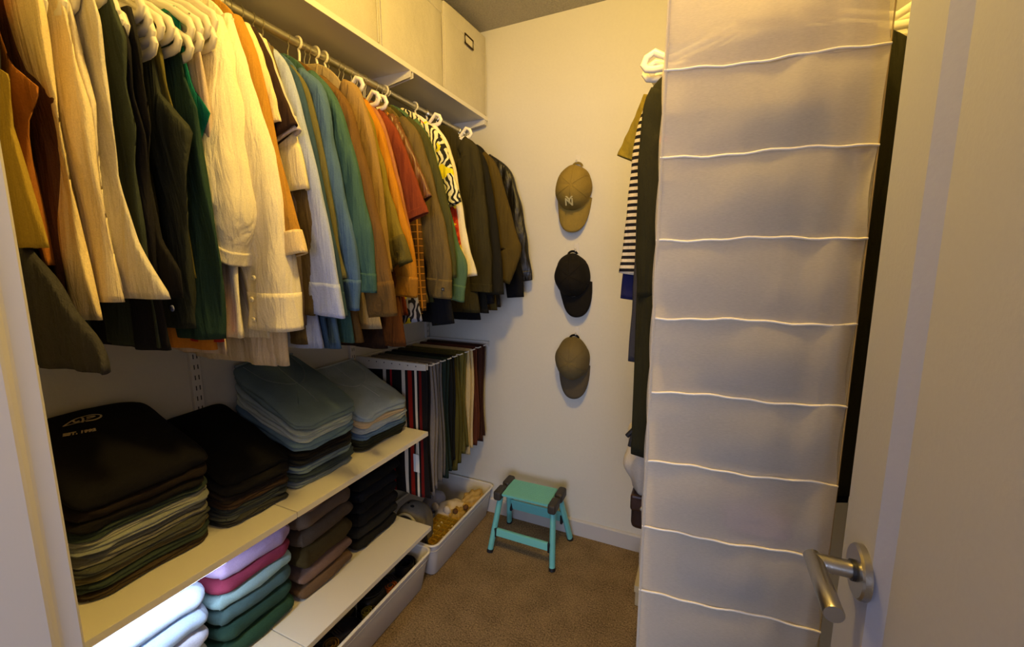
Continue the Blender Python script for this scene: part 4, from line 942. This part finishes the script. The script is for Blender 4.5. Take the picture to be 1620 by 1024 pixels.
tube('shoulder_strap', [Vector((cx + .06, cy - .05, .20)), Vector((cx + .095, cy - .045, .19)), Vector((cx + .105, cy - .04, .14)), Vector((cx + .1, cy - .03, .09))], .012, fabric('3a3a38'), bp, n=8, flat=.35)

# ------------------------------------------------------------------ step stool
M_TEAL = plain('turquoise_paint', '74c6c0', .38, bump=.03, scale=300)
M_GREY = plain('dark_grey_plastic', '3a352e', .55)
so = thing('step_stool', 'turquoise metal folding step stool with dark plastic hinges', 'stool', (-.69, 1.715, 0))
c4 = [Vector((-.795, 1.635, .287)), Vector((-.563, 1.640, .287)), Vector((-.570, 1.790, .287)), Vector((-.803, 1.786, .287))]
bm = bmesh.new()
lo = [bm.verts.new(v - Vector((0, 0, .012))) for v in c4]; hi = [bm.verts.new(v) for v in c4]
bm.faces.new(lo[::-1]); bm.faces.new(hi)
for i in range(4): bm.faces.new([lo[i], lo[(i + 1) % 4], hi[(i + 1) % 4], hi[i]])
bmesh.ops.bevel(bm, geom=list(bm.edges), offset=.0025, segments=2, affect='EDGES')
from_bm('tread', bm, M_TEAL, so)
for i in range(9):
    y = 1.655 + i * .014
    box('grip_rib', (-.785, y, .2866), (-.582, y + .003, .2878), M_TEAL, so)
def hinge(x0, x1, y0, y1, z0, z1):
    bm = box_bm((x0, y0, z0), (x1, y1, z1), .011, 3); from_bm('hinge_cap', bm, M_GREY, so)
for x0, x1 in ((-.835, -.797), (-.566, -.528)):
    hinge(x0, x1, 1.622, 1.70, .252, .298); hinge(x0, x1, 1.722, 1.802, .252, .298)
    box('hinge_link', (x0 + .006, 1.66, .256), (x1 - .006, 1.77, .286), M_GREY, so, bev=.004)
def leg(a, b):
    a, b = Vector(a), Vector(b); d_ = (b - a).normalized()
    tube('leg', [a, b - d_ * .012], .0165, M_TEAL, so, n=14, flat=.8)
    return d_
for a, b in (((-.812, 1.662, .262), (-.842, 1.602, 0)), ((-.551, 1.664, .262), (-.531, 1.604, 0)), ((-.815, 1.762, .262), (-.852, 1.846, 0)), ((-.551, 1.762, .262), (-.518, 1.846, 0))):
    d_ = leg(a, b); b = Vector(b)
    tube('foot', [b - d_ * .0145 , b - d_ * .001], .018, M_BLACK, so, n=14, flat=.85)
def bar(nm, xa, xb, y, z0, z1, lean):
    bm = box_bm((xa, y - .007, z0), (xb, y + .007, z1), .004, 2)
    for v in bm.verts: v.co.y += lean * (v.co.z - z0)
    from_bm(nm, bm, M_TEAL, so)
bar('front_crossbar', -.818, -.557, 1.622, .078, .112, .22)
bar('rear_crossbar', -.825, -.548, 1.815, .105, .165, -.30)
for x in (-.822, -.553):
    box('bar_end_cap', (x - .006, 1.613, .072), (x + .006, 1.640, .118), M_BLACK, so, bev=.003)
    box('bar_end_cap', (x - .006, 1.795, .10), (x + .006, 1.825, .17), M_BLACK, so, bev=.003)

# ------------------------------------------------------------------ caps on wall hooks
def cap(label, cx, ztop, col, tilt, hooklab, loop, logo=False, seed=0, yaw=0, dark=None, brimx=0, Hh=.1):
    """hangs by its strap: crown points out of the wall, brim down"""
    cw = Vector((cx, YB - .012, ztop - .115)); t = thing('baseball_cap', label, 'cap', tuple(cw), 'baseball caps on the back wall')
    R = Matrix.Rotation(tilt, 3, 'Y') @ Matrix.Rotation(yaw, 3, 'Z')
    def G(u, v, w): return cw + R @ Vector((u, -w, v))
    m = fabric(col); A_, B_, Hc = .080, .100, .118
    def dome(a, t_):
        r = (1 - t_ ** 2.3) ** (1 / 2.1) if t_ < 1 else 0
        # the front (down) stands steeper, the back slopes
        fr = max(0, -math.sin(a)); bk_ = max(0, math.sin(a))
        k = 1 + .05 * fr * math.sin(PI * t_) - .10 * bk_ * math.sin(PI * t_)
        seam = 1 - .02 * max(0, 1 - abs(math.sin(3 * (a - PI / 2))) * 6) * math.sin(PI * min(1, t_ + .2))
        lump = 1 + .018 * math.sin(3 * a + 5 * t_ + seed) + .012 * math.sin(7 * a + seed * 2)
        return G(A_ * math.cos(a) * r * k * seam * lump, B_ * math.sin(a) * r * k * seam * lump + .02 * t_ * (1 - t_), .010 + Hc * t_ * (.9 + .1 * fr))
    V = []; Fs = []; n = 72; m_ = 20
    ts = [math.sin(PI / 2 * i / m_) for i in range(m_)]
    for t_ in ts:
        for j in range(n): V.append(dome(2 * PI * j / n, t_))
    for i in range(m_ - 1):
        for j in range(n): Fs.append([i * n + j, i * n + (j + 1) % n, (i + 1) * n + (j + 1) % n, (i + 1) * n + j])
    V.append(dome(0, .9999)); c = len(V) - 1; Fs += [[(m_ - 1) * n + j, (m_ - 1) * n + (j + 1) % n, c] for j in range(n)]
    obj('crown', V, Fs, m, t)
    for q in range(6):
        a = PI / 2 + q * PI / 3; tube('seam', [dome(a, s) + R @ Vector((0, -.0006, 0)) for s in [math.sin(PI / 2 * i / 12) * .998 for i in range(1, 13)]], .0016, m, t, n=6)
    lathe('button', [(.0001, 0), (.0062, 0), (.0055, -.003), (.0001, -.0045)], dome(0, .9999) - R @ Vector((0, .0, 0)), R @ Vector((0, 1, 0)), m, t, 14)
    V = []; Fs = []; nu, nv = 25, 9
    for lay in (0, 1):
        for i in range(nu):
            s = -1 + 2 * i / (nu - 1); a = -PI / 2 + s * 1.22
            bx_, bz_ = A_ * math.cos(a) * .98, B_ * math.sin(a) * .98
            for j in range(nv):
                r = j / (nv - 1); ext = .092 * (1 - abs(s) ** 3.4) ** .75
                x = bx_ * (1 + .04 * r) + brimx * r; z = bz_ - ext * r - .004 * r
                w = .016 + .022 * (1 - s * s) - .012 * s * s + .01 * r * (1 - s * s) - lay * .0028 - .012 * r * r
                V.append(G(x, z, max(.002, w)))
    N1 = nu * nv
    for lay in (0, 1):
        for i in range(nu - 1):
            for j in range(nv - 1):
                a = lay * N1 + i * nv + j; f = [a, a + 1, a + nv + 1, a + nv]; Fs.append(f if lay == 0 else f[::-1])
    for i in range(nu - 1): a = i * nv + nv - 1; Fs.append([a, a + N1, a + nv + N1, a + nv])
    obj('brim', V, Fs, fabric(dark or col), t)
    sm = fabric(loop)
    pts = [G(.020 * math.cos(a) + .008, B_ * .94 + .015 * math.sin(a), .012) for a in [PI * i / 12 for i in range(13)]]
    tube('adjuster_strap', pts, .005, sm, t, n=8, flat=.4, up=Vector((0, 1, 0)))
    if logo:
        LT = .80
        p = dome(-PI / 2, LT); n_ = (dome(-PI / 2 + .05, LT) - p).cross(dome(-PI / 2, LT + .06) - p).normalized()
        if n_.y > 0: n_ = -n_
        u_ = (dome(-PI / 2 + .06, LT) - p).normalized(); v_ = n_.cross(u_).normalized()
        if v_.z < 0: v_ = -v_; 
        u_ = v_.cross(n_).normalized(); M = Matrix((u_, v_, n_)).transposed()
        ink = plain('pale_embroidery', 'd8cb92', .7)
        for ch, ou, ov in (('N', -.022, -.022), ('Y', -.016, -.012)):
            text_obj('embroidered_letter', ch, .050, p + n_ * .004 + u_ * ou + v_ * ov, M.to_euler(), ink, t, .0010)
    # hook
    hk = thing('wall_hook', hooklab, 'hook', (cx + .012, YB, ztop + .0), 'white hooks for the caps')
    x = cx + .012; z = ztop + .006
    box('plate', (x - .011, YB - .005, z - .02), (x + .011, YB - .0003, z + .026), M_WHITE, hk, bev=.002)
    tube('prong', [(x, YB - .004, z - .008), (x, YB - .012, z - .014), (x, YB - .022, z - .010), (x, YB - .026, z + .002)], .0035, M_WHITE, hk, n=8)
    return t
cap('khaki baseball cap with NY letters, top of three', -.548, 1.805, '8f7a3c', math.radians(4), 'small white hook above the khaki NY cap', '7a6a34', True, 1, yaw=.15, brimx=.008)
cap('black baseball cap, the middle one of three', -.545, 1.418, '1d1a16', math.radians(-6), 'small white hook above the black cap', '141414', False, 2, yaw=.12, brimx=.010)
cap('olive grey baseball cap with black strap, the lowest of three', -.535, 1.030, '6e6140', math.radians(-2), 'small white hook above the lowest cap', '151515', False, 3, yaw=.1, brimx=.004, dark='5c5240')

# ------------------------------------------------------------------ hanging organiser on the right
def sheer():
    m = bpy.data.materials.new('sheer_nonwoven'); m.use_nodes = True; N, L = m.node_tree.nodes, m.node_tree.links
    N.clear(); out = N.new('ShaderNodeOutputMaterial'); d_ = N.new('ShaderNodeBsdfDiffuse'); tr = N.new('ShaderNodeBsdfTranslucent'); tp = N.new('ShaderNodeBsdfTransparent')
    tc = N.new('ShaderNodeTexCoord'); mp = N.new('ShaderNodeMapping'); mp.inputs['Scale'].default_value = (160, 160, 900)
    nz = N.new('ShaderNodeTexNoise'); nz.inputs['Scale'].default_value = 1; L.new(tc.outputs['Object'], mp.inputs[0]); L.new(mp.outputs[0], nz.inputs['Vector'])
    n2 = N.new('ShaderNodeTexNoise'); n2.inputs['Scale'].default_value = 14; n2.inputs['Detail'].default_value = 4; L.new(tc.outputs['Object'], n2.inputs['Vector'])
    cr = N.new('ShaderNodeMapRange'); cr.inputs['To Min'].default_value = .82; cr.inputs['To Max'].default_value = 1.08; L.new(nz.outputs['Fac'], cr.inputs[0])
    mx = N.new('ShaderNodeMix'); mx.data_type = 'RGBA'; mx.blend_type = 'MULTIPLY'; mx.inputs[0].default_value = 1; mx.inputs[6].default_value = lin('ebe2cf'); L.new(cr.outputs[0], mx.inputs[7])
    L.new(mx.outputs[2], d_.inputs[0]); L.new(mx.outputs[2], tr.inputs[0])
    b = N.new('ShaderNodeBump'); b.inputs['Strength'].default_value = .35; b.inputs['Distance'].default_value = .006; L.new(n2.outputs['Fac'], b.inputs['Height']); L.new(b.outputs[0], d_.inputs['Normal'])
    m1 = N.new('ShaderNodeMixShader'); m1.inputs[0].default_value = .34; L.new(d_.outputs[0], m1.inputs[1]); L.new(tr.outputs[0], m1.inputs[2])
    m2 = N.new('ShaderNodeMixShader'); m2.inputs[0].default_value = .30; L.new(m1.outputs[0], m2.inputs[1]); L.new(tp.outputs[0], m2.inputs[2])
    L.new(m2.outputs[0], out.inputs[0]); return m
M_SHEER = sheer(); M_PIPE = plain('white_piping', 'efe6d4', .6)
OA = Vector((-.0735, .772, 0)); an = math.radians(6.6); Ee = Vector((math.cos(an), math.sin(an), 0)); En = Vector((-math.sin(an), math.cos(an), 0)); OL, OD = .299, .20
org = thing('hanging_organiser', 'tall white fabric hanging organiser with nine compartments beside the door', 'organiser', (.07, .88, .589))
zs = [1.802 - .1345 * i for i in range(10)]
def panel(nm, side, i, bulge, seed):
    r = random.Random(seed); ph = [r.uniform(0, 6) for _ in range(5)]; V = []; Fs = []; nu, nv = 26, 12
    z1, z0 = zs[i], zs[i + 1]
    for a in range(nv + 1):
        v = a / nv
        for b in range(nu + 1):
            u = b / nu; w = math.sin(PI * v)
            off = bulge * w * (.55 + .45 * math.sin(PI * u)) + .0025 * w * math.sin(7 * u + ph[0] + 2 * v) + .002 * math.sin(19 * u + ph[1]) * (1 - v) * (u ** 2) * 2 + .0022 * math.sin(30 * u + ph[2] + 1.5 * v) * u ** 2
            xx = OL * u - (.003 * w if u < .01 else 0) - (.004 * w * (1 + .5 * math.sin(ph[3])) if u > .99 else 0)
            zz = lerp(z1, z0, v) + .0022 * math.sin(9 * u + i) * 1 
            q = OA + Ee * xx + (En * -off if side == 0 else En * (OD + off)); V.append(Vector((q.x, q.y, zz)))
    for a in range(nv):
        for b in range(nu): k = a * (nu + 1) + b; Fs.append([k, k + 1, k + nu + 2, k + nu + 1])
    return obj(nm, V, Fs, M_SHEER, org)
for i in range(9):
    panel('side_panel', 0, i, .006, 40 + i); panel('side_panel', 1, i, .003, 60 + i)
for i in range(10):
    z = zs[i]; r = random.Random(80 + i); V = []
    pts = []
    for k in range(25):
        u = k / 24; q = OA + Ee * (OL * u * 1.012 - .003) - En * (.002 + .0008 * math.sin(13 * u + i)); pts.append(Vector((q.x, q.y, z + .0022 * math.sin(9 * u + i) + .0011 * math.sin(31 * u + i * 2))))
    tube('seam_piping', pts, .0021, M_PIPE, org, n=8)
    c = [OA, OA + Ee * OL, OA + Ee * OL + En * OD, OA + En * OD]
    V = [Vector((p.x, p.y, z - .002)) for p in c] + [Vector((p.x, p.y, z + .001)) for p in c]
    obj('compartment_shelf', V, [[3, 2, 1, 0], [4, 5, 6, 7], [0, 1, 5, 4], [1, 2, 6, 5], [2, 3, 7, 6], [3, 0, 4, 7]], M_SHEER, org, False)
for u, cl in ((0, M_SHEER), (1, plain('tan_binding', 'a08a60', .8))):
    q = OA + Ee * (OL * u)
    tube('edge_binding', [Vector((q.x, q.y - .002, z)) for z in (zs[0], 1.5, 1.2, .9, zs[-1])], .0012 if u else .003, cl, org, n=6)
q = OA + Ee * (OL - .001); V = [Vector((q.x, q.y, zs[0])), Vector(((q + En * OD).x, (q + En * OD).y, zs[0])), Vector(((q + En * OD).x, (q + En * OD).y, zs[-1])), Vector((q.x, q.y, zs[-1]))]
obj('back_panel', V, [[0, 1, 2, 3]], M_SHEER, org, False)
for dy in (.05, .15):
    c = OA + Ee * .1735 + En * dy; c0 = Vector((RRX, c.y, RRZ))
    tube('hanging_strap', [Vector((c.x + .05, c.y, zs[0])), Vector((c0.x + .03, c.y, 1.86))] + arc(c0, .0165, -.2, PI + .2, 12, (1, 0, 0), (0, 0, 1)) + [Vector((c0.x - .03, c.y, 1.86)), Vector((c.x - .05, c.y, zs[0]))], .016, M_SHEER, org, n=8, flat=.08, up=Vector((0, 1, 0)) if False else None)
# clothes lying in the organiser, dimly visible through the cloth
def in_org(label, name, cat, i, u0, u1, h, col, kind='knit'):
    z = zs[i + 1] + .0012; a = OA + Ee * (u0 * OL) + En * .012; b = OA + Ee * (u1 * OL) + En * .17
    x0, x1 = a.x + .0, b.x; y0, y1 = OA.y + .036, OA.y + .17
    folded(name, label, cat, col, x0, x1, y0, y1, z, h, 0, 0, kind, 2, int(u0 * 100) + i * 7, None, 0)
in_org('slate blue folded scarf inside the second organiser compartment', 'folded_scarf', 'scarf', 1, .42, .90, .070, '2c3c52')
in_org('navy folded shorts inside the third organiser compartment', 'folded_shorts', 'shorts', 2, .5, .92, .055, '2c3d58')
in_org('dark blue folded shorts inside the fifth organiser compartment', 'folded_shorts', 'shorts', 4, .25, .88, .07, '2a3a5e')
in_org('grey blue folded top inside the sixth organiser compartment', 'folded_t_shirt', 'shirt', 5, .3, .9, .045, '3d4a63')
in_org('rose pink folded top inside the seventh organiser compartment', 'folded_t_shirt', 'shirt', 6, .45, .9, .06, 'a8788a')
in_org('dark blue folded top inside the eighth organiser compartment', 'folded_t_shirt', 'shirt', 7, .2, .8, .07, '3a4e73')

# ------------------------------------------------------------------ clothes on the right rail
R_ = dict(rail='R', hang=None, k=.0)
garment('coat', 'dark olive coat on the right rail, nearest behind the organiser', 'coat', '2b2a1b', [(1030, 140), (1018, 170), (1010, 250), (1008, 330), (1006, 400), (1008, 470)], (1018, 722), yfix=1.045, b=.02, bodyw=.022, aw=[.03, .05, .06, .06, .055, .05], **R_)
garment('t_shirt', 'olive tee with pointed short sleeve on the right rail', 'shirt', '7a6a22', [(1018, 150), (1004, 185), (990, 215), (976, 246)], (1010, 300), sl='short', yfix=1.17, b=.012, aw=[.02, .05, .06, .066], **R_)
garment('shirt', 'black and white striped shirt on the right rail', 'shirt', 'cfc3ac', [(1022, 160), (1006, 210), (998, 270), (992, 330), (986, 385), (979, 432)], (1010, 460), kind='stripe', col2='1c1a20', yfix=1.135, b=.012, aw=[.02, .05, .05, .05, .05, .05], slant=0, **R_)
garment('shirt', 'navy blue shirt below the striped one on the right rail', 'shirt', '23244d', [(1026, 160), (1010, 210), (1000, 290), (992, 370), (986, 430), (981, 472)], (1008, 478), yfix=1.155, b=.011, aw=[.02, .05, .05, .05, .05, .05], **R_)
garment('long_top', 'long black dress hanging lowest on the right rail', 'dress', '141416', [(1030, 150), (1022, 200), (1016, 330), (1012, 480), (1009, 600), (1008, 735)], (1012, 735), sl='none', yfix=1.09, b=.012, **R_)
garment('shirt', 'slate grey shirt hem left of the long black dress', 'shirt', '3c3c45', [(1030, 160), (1015, 230), (1008, 330), (1003, 430), (998, 510), (993, 571)], (1010, 572), yfix=1.115, b=.011, aw=[.02, .045, .045, .045, .045, .04], **R_)
for i in range(5):
    y = 1.24 + i * .11
    col = ['25261c', '1e2420', '2c2a26', '33302a', '20222a'][i]; lab = ['dark olive shirt', 'black green shirt', 'charcoal shirt', 'dark taupe shirt', 'midnight shirt'][i]
    e = [Vector((-.09, y, 1.80)), Vector((-.10, y, 1.74))]
    hx = .19 - .004 * i
    def pxof(x, z, y=y):
        z2 = z - EYE; fh = y * ct - x * st; r_ = x * ct + y * st; f = fh * cp - z2 * sp; u = fh * sp + z2 * cp
        return (810 + F_PX * r_ / f, 512 - F_PX * u / f)
    garment('shirt', lab + ' further back on the right rail, mostly hidden', 'shirt', col, [pxof(-.08 + .002 * i, 1.79), pxof(-.095, 1.70), pxof(-.10, 1.5), pxof(-.10, 1.3)], pxof(-.1, .45 if i == 0 else 1.12), yfix=y, b=.016, aw=[.02, .045, .05, .045], rail='R', hang='wire', k=0)
for i, (px, py, y, lab) in enumerate(((1018, 116, 1.045, 'outermost white plastic hanger on the right rail, over the dark coat'), (1020, 131, 1.075, 'second white plastic hanger on the right rail'), (1036, 142, 1.105, 'third white plastic hanger on the right rail, drooping loop'),
                                      (1040, 155, 1.135, 'lowest white plastic hanger loop on the right rail'))):
    p = at(px, py - 3, y=y)
    plastic_hanger(lab, y, p.z, RRX, RRX - p.x, RRZ, hup=min(.11, RRZ - .03 - p.z), grp='white plastic hangers on the right rail')
rt = find('dark olive coat on the right rail'); p = at(1048, 221, y=1.02)
box('red_tag', (p.x - .006, p.y, p.z - .006), (p.x + .012, p.y + .0015, p.z + .006), plain('red_label', 'd3322a', .6), rt)
# things low on the right
ck = thing('clip_hanger', 'black clip hanger poking out left of the organiser', 'hanger', (-.06, 1.05, .93))
tube('bar', [at(992, 690, y=1.05), at(1006, 676, y=1.05), at(1030, 668, y=1.05)], .006, M_BLACK, ck, n=8)
tube('clip', [at(1002, 682, y=1.05), at(996, 706, y=1.05)], .005, M_BLACK, ck, n=8)
bg = thing('carrier_bag', 'crumpled white cloth bag hanging low beside the organiser', 'bag', (.0, 1.13, .70))
wv = make_wave(77, .02, .96, .70, 1.5)
sheet('body', [lerp(.955, .745, i / 24) for i in range(25)], lambda z: -.135 - .03 * math.sin(PI * (.97 - z) / .26) + .006 * math.sin(60 * z), lambda z: .1, lambda z: 1.13, lambda z: .012 + .05 * math.sin(PI * min(1, (.97 - z) / .26)), wv, fabric('c9c1b2'), bg, n=48)
tube('handle', [Vector((-.10, 1.13, .95)), Vector((-.08, 1.13, 1.02)), Vector((-.03, 1.13, 1.06)), Vector((.02, 1.13, 1.02)), Vector((.04, 1.13, .95))], .006, fabric('c9c1b2'), bg, n=8, flat=.4)
bs = thing('leather_bag', 'dark brown leather bag hanging under the white bag', 'bag', (-.02, 1.12, .66))
bm = box_bm((-.138, 1.08, .645), (.10, 1.17, .74), .014, 3); from_bm('body', bm, fabric('2a1711', 'leather'), bs, smooth=False)
box('flap', (-.140, 1.076, .70), (.102, 1.174, .745), fabric('331c14', 'leather'), bs, bev=.006)
lathe('stud', [(.0001, 0), (.006, 0), (.004, -.004), (.0001, -.005)], (-.11, 1.076, .712), (0, 1, 0), M_STEEL, bs, 14)
tube('strap', [Vector((-.12, 1.12, .74)), Vector((-.105, 1.12, .80)), Vector((-.07, 1.11, .90)), Vector((-.04, 1.11, 1.00))], .006, fabric('2a1711', 'leather'), bs, n=8, flat=.4)
sb = thing('shoe_box', 'low cream cardboard box on the carpet behind the organiser', 'box', (.0, 1.68, 0))
box('base', (-.168, 1.56, .001), (.13, 1.84, .085), plain('cream_card', 'bfae86', .8), sb, bev=.002)
box('lid', (-.172, 1.556, .062), (.134, 1.844, .09), plain('cream_card_lid', 'c9b98f', .8), sb, bev=.002)

for o in bpy.data.objects:
    if '_o' in o.keys(): del o['_o']
